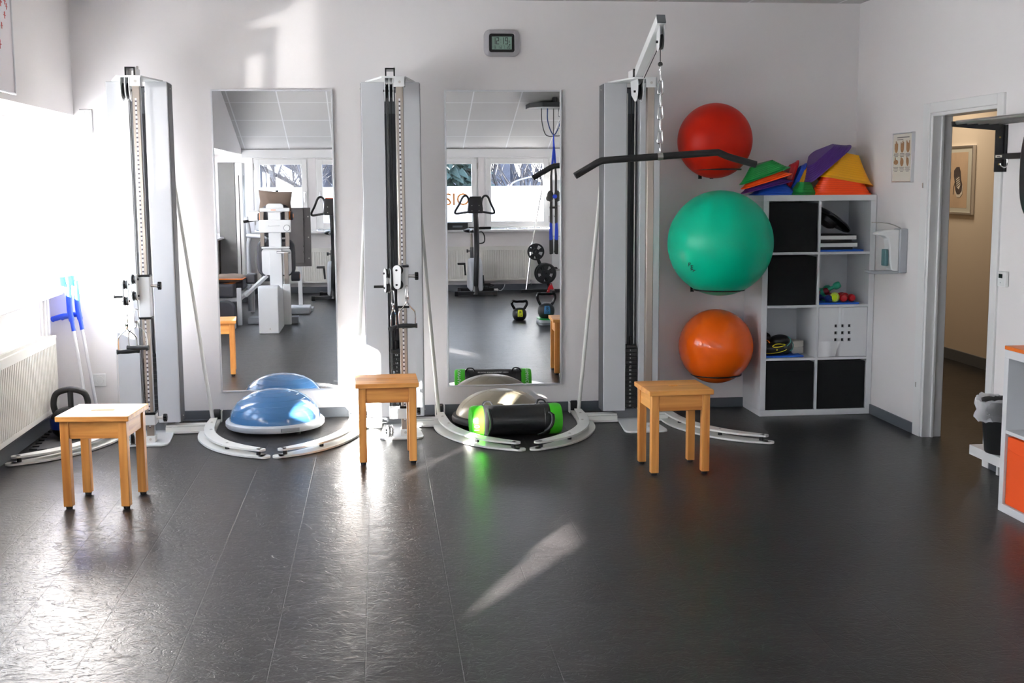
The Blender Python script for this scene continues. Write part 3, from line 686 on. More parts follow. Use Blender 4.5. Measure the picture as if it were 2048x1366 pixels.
# ================================================================== cable pulley towers
def pulley_housing(parent, loc, rz, h=0.12, name='pulley_housing'):
    """two peanut shaped cheek plates with two black pulleys, plate normal = local x"""
    def peanut(r1, r2, hh):
        out = []
        for i in range(13): a = -0.15 + (PI+0.3)*i/12; out.append((r1*math.cos(a), hh + r1*math.sin(a)))
        for i in range(13): a = PI-0.15 + (PI+0.3)*i/12; out.append((r2*math.cos(a), -hh + r2*math.sin(a)))
        return out
    m = MB(); p = peanut(0.030, 0.026, h/2-0.028)
    m.prism(p, -0.017, -0.012, axis='x').prism(p, 0.012, 0.017, axis='x')
    o = m.build(name, white_m, parent, bevel=0.0012, loc=loc, rot=(0, 0, rz))
    for z in (h/2-0.028, -(h/2-0.028)):
        MB().lathe([(0.006, -0.010), (0.029, -0.010), (0.027, -0.004), (0.024, 0), (0.027, 0.004), (0.029, 0.010), (0.006, 0.010)], (0, 0, z), n=24, axis='x').build('pulley_wheel', black_m, o)
    for z in (h/2-0.028, -(h/2-0.028)): MB().cyl((-0.024, 0, z), (0.024, 0, z), 0.0065, n=12).build('axle_bolt', gloss_black_m, o)
    return o
def knob(parent, loc, s=1):
    o = MB().cyl((0, 0, 0), (s*0.034, 0, 0), 0.009).cyl((s*0.030, 0, 0), (s*0.042, 0, 0), 0.013).build('knob_stem', steel_m, parent, loc=loc)
    k = MB(); n = 7; pr = []
    for i in range(42): a = 2*PI*i/42; r = 0.0235+0.0022*math.cos(n*a); pr.append((r*math.cos(a), r*math.sin(a)))
    k.prism(pr, min(s*0.04, s*0.062), max(s*0.04, s*0.062), axis='x'); k.build('star_knob', gloss_black_m, o, bevel=0.004)
UO = [(.30,-.22),(.30,-.45),(.315,-.60),(.35,-.76),(.41,-.91),(.50,-1.05),(.62,-1.16),(.775,-1.245)]
UI = [(.352,-.20),(.37,-.43),(.385,-.58),(.42,-.72),(.475,-.85),(.555,-.98),(.66,-1.09),(.79,-1.195)]
LO = [(.30,-.10),(.272,-.30),(.262,-.48),(.28,-.66),(.33,-.81),(.40,-.95),(.50,-1.08),(.63,-1.19),(.795,-1.272)]
LI = [(.36,-.06),(.368,-.28),(.376,-.44),(.40,-.60),(.44,-.74),(.50,-.87),(.58,-.99),(.68,-1.10),(.815,-1.205)]
def base_arm(parent, s, off, k, rod_top):
    """curved double plate outrigger; s = -1 left, +1 right; k scales the reach"""
    def tr(P): return [(off + s*p[0]*k, p[1]) for p in P]
    def sm(P): return [(q.x, q.y) for q in smoothline([(p[0], p[1], 0) for p in P], 5)]
    m = MB(); lo, li = sm(tr(LO)), sm(tr(LI)); m.strip(lo, li, 0.004, 0.015)
    e0, e1 = Vector((*lo[-1], 0)), Vector((*li[-1], 0)); c = (e0+e1)/2; r = (e1-e0).length/2
    m.cyl((c.x, c.y, 0.004), (c.x, c.y, 0.015), r, n=24)
    xa, xb = sorted((off*0 + s*0.09, off + s*0.32*k)); m.box(xa, xb, -0.46, -0.35, 0.004, 0.0148)
    arm = m.build('base_arm', cream_m, parent, merge=False)
    m = MB(); uo, ui = sm(tr(UO)), sm(tr(UI)); m.strip(uo, ui, 0.041, 0.052)
    e0, e1 = Vector((*uo[-1], 0)), Vector((*ui[-1], 0)); c2 = (e0+e1)/2; r = (e1-e0).length/2
    m.cyl((c2.x, c2.y, 0.041), (c2.x, c2.y, 0.052), r, n=20)
    m.box(xa, xb, -0.43, -0.36, 0.0412, 0.0518); m.box(xa, xb, -0.445, -0.44, 0.015, 0.0418)
    m.build('upper_plate', cream_m, arm, merge=False)
    for p in ((.765,-1.21),(.535,-1.02),(.365,-.60),(.335,-.36)):
        x, y = off + s*p[0]*k, p[1]; MB().cyl((x, y, 0.0145), (x, y, 0.0415), 0.013, n=16).build('rubber_spacer', black_m, arm)
        MB().tube([(x, y, 0.0518), (x, y, 0.0545), (x, y, 0.0552), (x, y, 0.0565)], [0.0085, 0.0085, 0.005, 0.004], 12).build('bolt', steel_m, arm)
    x0 = off + s*0.33*k
    for xa_, ya, yb in ((x0+s*.0315, -0.10, -0.035), (x0-s*.0285, -0.11, -0.045)): MB().box(xa_-.0035, xa_+.0035, ya, yb, 0.0, 0.075).build('wheel_fork', cream_m, arm, bevel=0.003)
    MB().cyl((x0-0.02, -0.068, 0.05), (x0+0.02, -0.068, 0.05), 0.033, n=22).build('roller', rubber_m, arm)
    MB().tube([(off + s*0.315*k, -0.19, 0.045), rod_top], 0.0125, 12).build('stay_rod', cream_m, arm)
def tower(label, cx, off, k, carriage, scale, lat=False):
    t = thing('pulley_tower', label, 'cable pulley tower', (cx, 0, 0), group='cable pulley towers')
    zb, zt = 0.072, 2.187
    for x0, x1 in ((-0.183, -0.037), (0.049, 0.183)): MB().box(x0, x1, -0.44, -0.30, zb, zt).build('cabinet_panel', panel_m, t, bevel=0.005, seg=3)
    for s in (-1, 1):
        x = s*0.1855; o = MB().box(min(x, x-s*0.006), max(x, x-s*0.006), -0.428, -0.272, zb-0.004, zt-0.006).build('side_panel', dgrey_m, t, bevel=0.002)
        for z in (0.10, 2.15): MB().cyl((x, -0.35, z), (x+s*0.0045, -0.35, z), 0.005, n=10).build('side_screw', steel_m, o)
    MB().box(-0.037, 0.049, -0.325, -0.30, zb, zt-0.02).build('channel_back', dgrey_m, t)
    MB().box(-0.036, 0.048, -0.334, -0.326, 2.0, zt-0.03).build('channel_cover', mgrey_m, t)
    for x in (-0.018, 0.034): MB().cyl((x, -0.352, zb), (x, -0.352, zt-0.06), 0.006, n=12).build('guide_rod', steel_m, t)
    n = 15
    for i in range(n):
        z = 0.090 + i*0.0262
        MB().box(-0.034, 0.046, -0.42, -0.345, z, z+0.0245).build('weight_plate', iron_m, t, bevel=0.002)
    zt_ = 0.090+n*0.0262
    MB().box(-0.026, 0.038, -0.415, -0.345, zt_, zt_+0.02).cyl((0.006, -0.38, zt_), (0.006, -0.38, zt_+0.075), 0.012).build('stack_head', black_m, t, bevel=0.002)
    nums = ['65','60','55','50','45','40','35','30','25','20','15','12','9','6','3'] if lat else ['16','14','12','10','9','8','7','6','5','4','3','2','1.5','1','0.5']
    text_mesh('weight_numbers', [(s_, 0.015, face_y(-0.002 if lat else 0.010, -0.4215, 0.090+i*0.0262+0.0122)) for i, s_ in enumerate(nums)], inkwhite_m, t)
    zp = 0.090+10.5*0.0262
    MB().cyl((-0.010, -0.45, zp), (-0.010, -0.41, zp), 0.005).cyl((-0.010, -0.462, zp), (-0.010, -0.448, zp), 0.009).build('selector_pin', chrome_m, t)
    c = MB().tube([(0.004, -0.375, zt_+0.07), (0.004, -0.375, 2.10)], 0.0028, 8)
    if not lat:
        for x in (-0.026, -0.019): c.tube([(x, -0.55, 0.12), (x, -0.55, 2.10)], 0.0026, 8)
    c.build('steel_cable', black_m, t, merge=False)
    # rail in front with the pin scale
    rail = MB().box(0.030, 0.073, -0.742, -0.690, 0.012, 2.165).build('guide_rail', alu_m, t, bevel=0.003)
    MB().box(0.0735, 0.075, -0.735, -0.70, 0.02, 2.16).build('rail_inlay', lgrey_m, rail)
    if scale: MB().box(0.045, 0.055, -0.7432, -0.7418, 0.10, 2.066).build('height_scale', scale_m, rail)
    # top plate, pulleys under it, socket for the arm
    m = MB().prism([(-0.155, -0.40), (0.155, -0.40), (0.086, -0.748), (-0.055, -0.748)], 2.186, 2.197); m.box(0.020, 0.086, -0.748, -0.741, 2.135, 2.19); m.box(0.079, 0.086, -0.748, -0.70, 2.135, 2.19)
    tp = m.build('top_plate', white_m, t, bevel=0.0015, merge=False)
    MB().cyl((0.052, -0.751, 2.163), (0.052, -0.747, 2.163), 0.008, n=12).build('plate_bolt', steel_m, tp)
    hang = [(-0.74, 2.188), (-0.745, 2.15), (-0.735, 2.10), (-0.71, 2.062), (-0.68, 2.052), (-0.64, 2.06), (-0.55, 2.10), (-0.52, 2.188)]
    m = MB()
    for x in ((-0.036, -0.010, 0.014) if not lat else (-0.030, 0.006)): m.prism(hang, x-0.0022, x+0.0022, axis='x')
    hp = m.build('pulley_bracket', white_m, t, bevel=0.001, merge=False)
    for x in ((-0.023, 0.002) if not lat else (-0.012,)):
        MB().lathe([(0.006, -0.008), (0.048, -0.008), (0.043, -0.003), (0.040, 0), (0.043, 0.003), (0.048, 0.008), (0.006, 0.008)], (x, -0.675, 2.112), n=28, axis='x').build('pulley_wheel', black_m, hp)
    MB().cyl((-0.044, -0.68, 2.115), (0.020, -0.68, 2.115), 0.007, n=12).build('axle_bolt', gloss_black_m, hp)
    ou = [(-0.030, 2.200), (0.026, 2.200), (0.026, 2.256), (-0.030, 2.256)]; inn = [(-0.025, 2.205), (0.021, 2.205), (0.021, 2.251), (-0.025, 2.251)]
    tube = rframe(MB(), ou, inn, -0.60, -0.44).build('arm_socket', white_m, t)
    ou2 = [(-0.032, 2.198), (0.028, 2.198), (0.028, 2.258), (-0.032, 2.258)]; inn2 = [(-0.0235, 2.2065), (0.0195, 2.2065), (0.0195, 2.2495), (-0.0235, 2.2495)]
    rframe(MB(), ou2, inn2, -0.612, -0.590).build('socket_collar', gloss_black_m, tube)
    MB().cyl((0.020, -0.52, 2.262), (0.032, -0.52, 2.262), 0.008).cyl((0.026, -0.52, 2.252), (0.026, -0.52, 2.272), 0.004).build('locking_pin', steel_m, tube)
    # foot
    fp = [(-0.055, -0.06), (0.115, -0.06), (0.165, -0.76), (0.160, -0.80), (0.13, -0.825), (-0.075, -0.825), (-0.105, -0.80), (-0.108, -0.76)]
    MB().prism(fp, 0.0, 0.012).build('foot_plate', white_m, t, bevel=0.003)
    MB().box(-0.10, 0.10, -0.37, -0.06, 0.0122, 0.074).build('plinth', mgrey_m, t)
    m = MB().box(0.024, 0.080, -0.755, -0.68, 0.012, 0.050); fb = m.build('rail_foot', white_m, t, bevel=0.002)
    MB().cyl((0.052, -0.758, 0.031), (0.052, -0.754, 0.031), 0.008, n=12).build('plate_bolt', steel_m, fb)
    if not lat:
      lb = MB().box(-0.045, 0.086, -0.760, -0.66, 0.118, 0.182).build('lower_bracket', white_m, t, bevel=0.003); MB().box(0.020, 0.088, -0.762, -0.665, 0.182, 0.196).build('bracket_cap', gloss_black_m, lb, bevel=0.002); knob(lb, (0.086, -0.71, 0.155))
      pulley_housing(t, (-0.045, -0.80, 0.050), 0.25, 0.072)
    # carriage
    if carriage:
        zc0, zc1 = carriage
        cr = MB().box(0.018, 0.086, -0.757, -0.675, zc0+0.012, zc1-0.012).build('carriage', white_m, t, bevel=0.004)
        
        for za in (zc0, zc1-0.013): MB().box(0.015, 0.089, -0.760, -0.672, za, za+0.013).build('carriage_cap', gloss_black_m, cr, bevel=0.002)
        zk = zc1-0.07; knob(cr, (0.086, -0.715, zk))
        MB().cyl((-0.125, -0.75, zk-0.06), (-0.065, -0.75, zk-0.06), 0.0085).build('release_handle', black_m, cr)
        return t, zc0, zc1
    return t, 0, 0
ARM_TOP = lambda s: (s*0.155, -0.265, 1.72)
def add_arms(t, off, k):
    for s in (-1, 1): base_arm(t, s, off, k, ARM_TOP(s))
t1, a0, a1 = tower('left cable pulley tower beside the radiator, with the two crossing handles in sunlight', -1.45, 0.075, 1, (0.762, 1.030), True)
pulley_housing(t1, (-0.050, -0.775, 0.925), 0.10, 0.155); pulley_housing(t1, (0.004, -0.775, 0.955), -0.05, 0.155); add_arms(t1, 0.075, 0.868)
t2, b0, b1 = tower('middle cable pulley tower between the two mirrors', 0.09, 0.012, 1, (0.805, 1.067), True)
pulley_housing(t2, (-0.042, -0.775, 0.975), 0.22, 0.145); pulley_housing(t2, (0.024, -0.785, 0.995), 1.02, 0.145); add_arms(t2, 0.012, 0.866)
t3, _, _ = tower('right cable pulley tower carrying the overhead lat pull arm', 1.625, -0.03, 1, None, False, lat=True); add_arms(t3, -0.03, 0.874)
# overhead arm of the right tower
a = Vector((-0.002, -0.53, 2.228)); b = Vector((-0.002, -0.64, 2.235)); c_ = Vector((0.035, -1.06, 2.50))
m = MB(); d_ = (c_-a).normalized(); sx = d_.cross(Vector((0, 0, 1))).normalized(); sz = sx.cross(d_); q = 0.026
def sq(p): return [p - sx*q - sz*q, p + sx*q - sz*q, p + sx*q + sz*q, p - sx*q + sz*q]
m.add(sq(b)+sq(c_), [(0,1,2,3),(7,6,5,4),(0,1,5,4),(1,2,6,5),(2,3,7,6),(3,0,4,7)]); m.box(-0.024, 0.020, -0.655, -0.46, 2.207, 2.249)
arm = m.build('lat_arm', white_m, t3, bevel=0.003, merge=False)
m = MB(); m.add(sq(c_)+sq(c_+d_*0.008), [(0,1,2,3),(7,6,5,4),(0,1,5,4),(1,2,6,5),(2,3,7,6),(3,0,4,7)]); m.build('arm_end_cap', mgrey_m, arm)
m = MB(); pl = [(-1.055, 2.49), (-0.99, 2.455), (-0.985, 2.36), (-1.00, 2.325), (-1.03, 2.32), (-1.05, 2.34), (-1.075, 2.42)]
m.prism(pl, 0.026, 0.030, axis='x').prism(pl, 0.054, 0.058, axis='x'); br = m.build('arm_pulley_bracket', white_m, arm, bevel=0.001, merge=False)
MB().lathe([(0.006, -0.008), (0.046, -0.008), (0.041, 0), (0.046, 0.008), (0.006, 0.008)], (0.042, -1.025, 2.375), n=28, axis='x').build('pulley_wheel', black_m, br)
MB().cyl((0.014, -1.025, 2.375), (0.064, -1.025, 2.375), 0.008, n=12).build('axle_bolt', gloss_black_m, br)
MB().tube([(0.042, -0.985, 2.355), (0.0, -0.70, 2.16), (-0.01, -0.68, 2.12)], 0.0026, 8).tube([(0.042, -1.02, 2.35), (0.043, -1.02, 2.262)], 0.0028, 8).build('overhead_cable', black_m, t3, merge=False)
MB().sphere((0.043, -1.02, 2.247), 0.0145).build('cable_stop_ball', rubber_m, t3)
MB().box(0.0355, 0.0505, -1.024, -1.016, 2.208, 2.236).build('cable_eye', chrome_m, t3, bevel=0.003)

# snap hooks and handles hanging from the towers
def carabiner_mb(mb, top, h, w, rz, r=0.0034):
    x0, y0, z0 = top; ca, sa = math.cos(rz), math.sin(rz)
    pts = []
    for (u, v) in ((0, 0), (w*.30, -.02*h), (w*.36, -.10*h), (w*.42, -.5*h), (w*.5, -.78*h), (w*.42, -.93*h), (0, -h), (-w*.42, -.93*h), (-w*.5, -.78*h), (-w*.42, -.5*h), (-w*.36, -.10*h), (-w*.30, -.02*h)):
        pts.append((x0+u*ca, y0+u*sa, z0+v))
    mb.tube(pts, r, 8, closed=True); return mb
zs = [2.232, 2.150, 2.076, 2.002, 1.930, 1.858, 1.788, 1.734]
ch = thing('snap_hook_chain', 'chain of chromed snap hooks holding the black lat bar', 'chain', (1.671, -1.02, 0))
for i in range(7):
    carabiner_mb(MB(), (0, 0, zs[i]+0.006), zs[i]-zs[i+1]+0.012, 0.036, 0.25 if i % 2 else 1.5).build('snap_hook', chrome_m, ch)
lb = thing('lat_bar', 'long black lat pull bar with bent ends hanging from the chain', 'lat bar', (1.671, -1.02, 1.71))
bar = smoothline([(-0.51, 0, -0.112), (-0.42, 0, -0.060), (-0.365, 0, -0.030), (-0.31, 0, -0.020), (0, 0, 0), (0.32, 0, 0.021), (0.365, 0, 0.018), (0.42, 0, -0.004), (0.587, 0, -0.050)], 5)
MB().tube(bar, 0.0205, 16).build('bar_grip', rubber_m, lb)
MB().cyl((-0.016, 0, -0.001), (0.016, 0, 0.001), 0.0225, n=24).box(-0.006, 0.006, -0.004, 0.004, 0.018, 0.034).build('bar_clamp', steel_m, lb, merge=False)
def stirrup(label, top, rz, zc, zh, zg, wdt, hook=True, tilt=0.0):
    """D handle: snap hook from top down to zc, frame to zg, grip at zg"""
    t = thing('pull_handle', label, 'cable handle', (top[0], top[1], 0), rz, 'cable handles')
    carabiner_mb(MB(), (0, 0, top[2]), top[2]-zc, 0.030, 0.9).build('snap_hook', chrome_m, t)
    w = wdt/2
    left = [(-0.006, 0, zc+0.012), (-0.006, 0, zc-0.02), (-w*0.55, 0, zh+0.02), (-w, 0, zh-0.01), (-w, 0, zg-tilt)]; right = [(0.006, 0, zc+0.012), (0.006, 0, zc-0.02), (w*0.55, 0, zh+0.02), (w, 0, zh-0.01), (w, 0, zg+tilt)]
    MB().tube(smoothline(left, 4), 0.0042, 8).tube(smoothline(right, 4), 0.0042, 8).cyl((0, -0.008, zc+0.008), (0, 0.008, zc+0.008), 0.008).build('handle_frame', chrome_m, t, merge=False)
    g = MB(); g.tube([(-w-0.012, 0, zg-tilt*1.15), (-w+0.006, 0, zg-tilt*0.9), (-w*0.5, 0, zg-tilt*0.5), (0, 0, zg), (w*0.5, 0, zg+tilt*0.5), (w-0.006, 0, zg+tilt*0.9), (w+0.012, 0, zg+tilt*1.15)], [0.015, 0.012, 0.0135, 0.0145, 0.0135, 0.012, 0.015], 16); g.build('grip', rubber_m, t)
    return t
stirrup('chrome D handle hanging edge-on at the left of the middle tower', (0.080, -0.80, 0.915), 1.25, 0.825, 0.77, 0.690, 0.10)
stirrup('chrome D handle facing the room at the right of the middle tower', (0.163, -0.80, 0.945), 0.06, 0.862, 0.79, 0.700, 0.098)
stirrup('chrome D handle hanging nearer the window on the left tower', (-1.498, -0.80, 0.800), 0.35, 0.725, 0.665, 0.577, 0.105, tilt=-0.0)
stirrup('chrome D handle overlapping it on the rail side of the left tower', (-1.440, -0.795, 0.830), -0.15, 0.745, 0.690, 0.598, 0.105)

# ================================================================== exercise balls on wall rings
def ball(label, x, y, z, r, m, ribs=0):
    b = MB().sphere((0, 0, 0), r, 64, 40)
    o = b.build('exercise_ball', m, None, loc=(x, y, z)); tag(o, label, 'exercise ball'); return o
b1_ = ball('red exercise ball highest on the wall, behind the end of the lat bar', 2.213, -0.262, 1.828, 0.245, ball_red_m)
b2_ = ball('large teal green exercise ball on the middle wall ring', 2.185, -0.530, 1.168, 0.338, ball_green_m)
b3_ = ball('glossy orange exercise ball lowest on the wall', 2.240, -0.262, 0.464, 0.250, ball_orange_m)
for o, r in ((b1_, 0.245), (b2_, 0.338), (b3_, 0.25)):
    MB().torus((0, -r+0.004, 0.0), 0.012, 0.004, axis='y', n=16, m=8).sphere((0, -r+0.001, 0), (0.011, 0.004, 0.011), 12, 8).build('valve_plug', MATS[o.data.materials[0].name], o, merge=False, rot=(0.9, 0, 2.3 if o is not b1_ else 1.9))
n_ = MB()
for i, (u, v) in enumerate(((0, 0), (0.010, 0.012), (0.004, 0.022), (-0.006, 0.034), (0.010, 0.045), (0.0, 0.056))): n_.tube([(u-0.012, 0, v), (u, 0, v+0.006), (u+0.008, 0, v-0.003)], 0.0022, 6)
o = n_.build('printed_logo', ink_m, b2_, merge=False); dv = Vector((-0.66, -0.58, -0.48)).normalized(); o.location = dv*0.3395; o.rotation_euler = (dv.to_track_quat('Y', 'Z')).to_euler(); o.rotation_euler.rotate_axis('Y', 0.3)
def ring_holder(label, x, y, z, R, r):
    t = thing('ball_holder', label, 'wall bracket', (x, 0, z))
    MB().torus((0, y, 0), R+0.003, 0.0055, n=56, m=10).build('support_ring', gloss_black_m, t)
    for s in (-1, 1):
        MB().tube([(s*R*0.35, y+R*0.93, 0), (s*0.04, -0.012, -0.015), (s*0.04, -0.006, -0.05)], 0.005, 8).build('bracket_arm', gloss_black_m, t)
        pl = MB().box(s*0.04-.012, s*0.04+.012, -0.006, 0, -0.06, 0.0).build('wall_plate', black_m, t)
        MB().cyl((s*0.04, -0.008, -0.045), (s*0.04, -0.006, -0.045), 0.005, n=10).build('plate_screw', steel_m, pl)
def ringz(zc, r, R): return zc - math.sqrt(r*r-R*R)
ring_holder('thin black wall ring carrying the red ball', 2.225, -0.262, ringz(1.828, .245, .158), 0.158, 0.245)
ring_holder('thin black wall ring carrying the large teal ball', 2.180, -0.530, ringz(1.168, .338, .160), 0.160, 0.338)
ring_holder('thin black wall ring carrying the glossy orange ball', 2.245, -0.262, ringz(0.464, .25, .163), 0.163, 0.25)

# ================================================================== shelf unit with its contents
KX, KY, KZ = 2.510, -0.393, 1.470
t = thing('shelf_unit', 'tall white cube shelf unit in the right corner, stacked with stepping stones', 'shelf', (KX, KY, 0))
W, Dp, To, Ti = 0.770, 0.390, 0.0385, 0.016
cw = (W-2*To-Ti)/2; chh = (KZ-2*To-3*Ti)/4
MB().box(0, W, 0, Dp, KZ-To, KZ).build('top_board', kallax_m, t, bevel=0.0015); MB().box(0, W, 0, Dp, 0, To).build('bottom_board', kallax_m, t, bevel=0.0015)
for x in (0, W-To): MB().box(x, x+To, 0, Dp, To, KZ-To).build('side_board', kallax_m, t, bevel=0.0015)
MB().box(To+cw, To+cw+Ti, 0.002, Dp, To, KZ-To).build('divider', kallax_m, t)
def cz(r): return To + r*(chh+Ti)
for r in (1, 2, 3):
    for i in range(2): MB().box(To+i*(cw+Ti), To+i*(cw+Ti)+cw, 0.002, Dp, cz(r)-Ti, cz(r)).build('shelf_board', kallax_m, t)
MB().box(To, W-To, Dp-0.004, Dp, To, KZ-To).build('back_panel', kallax_m, t)
# door with nine square holes
x0, z0 = To+cw+Ti, cz(1); g = 0.003; dW, dH = cw-2*g, chh-2*g
m = MB(); hs = 0.020; pit = 0.0465; cx_, cz_ = x0+cw/2, z0+chh*0.485
xsn = [x0+g]; zsn = [z0+g]
for i in (-1, 0, 1): xsn += [cx_+i*pit-hs/2, cx_+i*pit+hs/2]; zsn += [cz_+i*pit-hs/2, cz_+i*pit+hs/2]
xsn.append(x0+g+dW); zsn.append(z0+g+dH)
for i in range(7):
    for j in range(7):
        if i % 2 and j % 2: continue
        m.box(xsn[i], xsn[i+1], 0.004, 0.020, zsn[j], zsn[j+1])
dr = m.build('door', kallax_m, t, merge=True)
MB().box(cx_-0.09, cx_+0.09, 0.0225, 0.026, cz_-0.09, cz_+0.09).build('dark_hole_backing', black_m, dr)  # black sheet stands in for the dark cell behind the holes
def fabric_box(label, i, r):
    x = KX+To+i*(cw+Ti); z = cz(r)
    b = thing('storage_box', label, 'storage box', (x+cw/2, KY+0.012, z), group='black fabric boxes in the shelf unit'); w2 = cw/2-0.004
    MB().box(-w2, w2, 0, 0.36, 0.001, 0.322).build('box_body', fabric_black_m, b, bevel=0.004, seg=3)
    MB().box(-w2+0.004, w2-0.004, -0.0015, 0.003, 0.262, 0.264).box(-w2+0.003, w2-0.003, -0.0015, 0.004, 0.314, 0.3225).build('box_seam', fabric_black_m, b, merge=False)
fabric_box('black fabric box in the top left cell, beside the teal ball', 0, 3); fabric_box('black fabric box in the second cell from the top on the left, under another box', 0, 2)
fabric_box('black fabric box in the bottom left cell, under the cell with straps', 0, 0); fabric_box('black fabric box in the bottom right cell, under the door with nine holes', 1, 0)
# ---- top right cell: foam mat, two step boards, a balance board
cx0 = KX+To+cw+Ti
def foam(label, x0, x1, y0, y1, z, h, cut=0.0):
    m = MB(); m.prism([(x0, y0), (x1, y0), (x1+cut, y1), (x0, y1)], z, z+h); tag(m.build('foam_mat', mat_blue_m, bevel=0.003), label, 'foam mat', 'blue foam mats')
foam('blue foam mat under the white edged boards in the top right cell', cx0+0.004, cx0+0.305, -0.375, -0.06, cz(3), 0.012)
def board(label, z, x1):
    t = thing('balance_pad_board', label, 'board', (cx0+0.004, -0.372, z), group='white edged boards in the shelf')
    L = x1-cx0-0.004
    MB().box(0, L, 0, 0.28, 0, 0.026).build('board_edge', white_m, t, bevel=0.003); MB().box(0.004, L-0.03, 0.004, 0.27, -0.018, 0.0).build('rubber_base', rubber_m, t, bevel=0.003); MB().box(0.002, L-0.002, 0.002, 0.278, 0.026, 0.030).build('grip_top', rubber_m, t)
board('lower of the two white edged boards in the top right cell', cz(3)+0.031, KX+To+cw+Ti+0.262); board('upper of the two white edged boards, under the tilted balance board', cz(3)+0.031+0.049, KX+To+cw+Ti+0.254)
bb_ = thing('balance_board', 'round black balance board tilted on the white edged boards', 'balance board', (cx0+0.131, -0.205, cz(3)+0.206), rot=(0, 0.62, 0))
MB().lathe([(0.0, 0.022), (0.14, 0.022), (0.152, 0.014), (0.155, 0.004), (0.145, -0.004), (0.0, -0.006)], n=44).build('board_disc', gloss_black_m, bb_)
MB().lathe([(0.0, -0.058), (0.045, -0.054), (0.07, -0.036), (0.078, -0.006), (0, -0.004)], (-0.02, 0, 0), n=32).build('board_dome', black_m, bb_)
# ---- second right cell: mat, dumbbells, tennis ball
foam('blue foam mat under the dumbbells and the tennis ball', cx0+0.004, cx0+0.285, -0.375, -0.08, cz(2), 0.012)
zb_ = cz(2)+0.012
def dumbbell(label, p, d, m, r=0.026, L=0.15, hexa=False):
    t = thing('dumbbell', label, 'dumbbell', p, group='vinyl dumbbells'); d = Vector(d).normalized(); t.rotation_euler = d.to_track_quat('X', 'Z').to_euler()
    n = 6 if hexa else 24
    MB().cyl((-L/2+0.02, 0, 0), (L/2-0.02, 0, 0), 0.0125, n=16).build('handle', m, t)
    for s in (-1, 1): MB().lathe([(0.0, -0.026), (r*0.72, -0.024), (r*0.97, -0.012), (r, 0.0), (r*0.97, 0.012), (r*0.72, 0.024), (0.0, 0.026)], (s*(L/2-0.024), 0, 0), n=n, axis='x').build('head', m, t)
    return t
dumbbell('navy dumbbell at the left front of the mat', (cx0+0.072, -0.275, zb_+0.024), (0.35, -1, 0), navy_m, r=0.024)
dumbbell('bright red dumbbell right of the tennis ball, nearer the front', (cx0+0.197, -0.28, zb_+0.027), (-0.15, -1, 0), red_m, r=0.027)
dumbbell('bright red dumbbell behind the first red one, nearest the cell wall', (cx0+0.250, -0.262, zb_+0.026), (0.05, -1, 0), red_m, r=0.026)
dumbbell('dark red dumbbell lying across at the left of the pile', (cx0+0.066, -0.185, zb_+0.052), (1, -0.1, 0.16), dred_m, r=0.024)
dumbbell('dark red dumbbell at the back behind the red ones', (cx0+0.205, -0.15, zb_+0.025), (1, 0.3, 0), dred_m, r=0.024)
dumbbell('teal dumbbell lying on top of the pile with its head raised', (cx0+0.145, -0.20, zb_+0.078), (1, -0.35, 0.55), teal_m, r=0.025)
dumbbell('teal dumbbell at the back of the pile below the raised one', (cx0+0.118, -0.125, zb_+0.066), (1, 0.55, 0.1), teal_m, r=0.025)
dumbbell('teal dumbbell lying behind the tennis ball', (cx0+0.14, -0.255, zb_+0.021), (1, 0.3, 0.0), teal_m, r=0.021)
tb = MB().sphere((0, 0, 0), 0.0325, 28, 18).build('tennis_ball', tennis_m, None, loc=(cx0+0.132, -0.325, zb_+0.0325)); tag(tb, 'yellow green tennis ball in front of the dumbbells', 'ball')
sm_ = []
for i in range(48): a = 2*PI*i/48; v = Vector((math.cos(a)+0.45*math.cos(3*a), math.sin(a)-0.45*math.sin(3*a), 1.05*math.sin(2*a))).normalized()*0.0323; sm_.append(v)
MB().tube(sm_, 0.0012, 6, closed=True).build('seam', beige_m, tb, rot=(0.4, 0.2, 0.3))
# ---- second left cell from the bottom: straps, blocks, mat
cl0 = KX+To; zl_ = cz(1)
foam('blue foam mat under the beige blocks and straps', cl0+0.01, cl0+0.270, -0.36, -0.09, zl_, 0.012, 0.0)
def yblock(label, z, x=0.235):
    m = MB(); L = 0.11; h = 0.042; pr = []
    for i in range(9): a = PI/2 + PI*i/8; pr.append((-L/2+h/2+h/2*math.cos(a), h/2+h/2*math.sin(a)))
    m.prism([(p[0], p[1]) for p in pr]+[(L/2, 0), (L/2, h)], -0.06, 0.06, axis='y'); tag(m.build('foam_block', beige_m, None, bevel=0.003, loc=(cl0+x, -0.21, z), rot=(0, 0, 0.42)), label, 'foam block', 'beige foam blocks')
yblock('lower of the two beige foam blocks beside the black straps', zl_+0.0125); yblock('upper of the two beige foam blocks beside the black straps', zl_+0.0125+0.043)
st = thing('ankle_strap_bundle', 'heap of black padded straps with yellow, teal and orange edging', 'straps', (cl0, -0.30, zl_+0.012))
m = MB(); m.sphere((0.035, 0.03, 0.115), (0.030, 0.06, 0.034), 18, 12); m.build('strap_roll', leather_m, st)
m = MB(); m.sphere((0.125, 0.0, 0.095), (0.072, 0.07, 0.042), 22, 12); m.build('padded_cuff', leather_m, st)
m = MB(); m.sphere((0.085, -0.01, 0.045), (0.098, 0.06, 0.047), 24, 14); m.build('padded_cuff', leather_m, st)
m = MB(); m.sphere((0.155, -0.02, 0.055), (0.045, 0.05, 0.053), 20, 12); m.build('padded_cuff', leather_m, st)
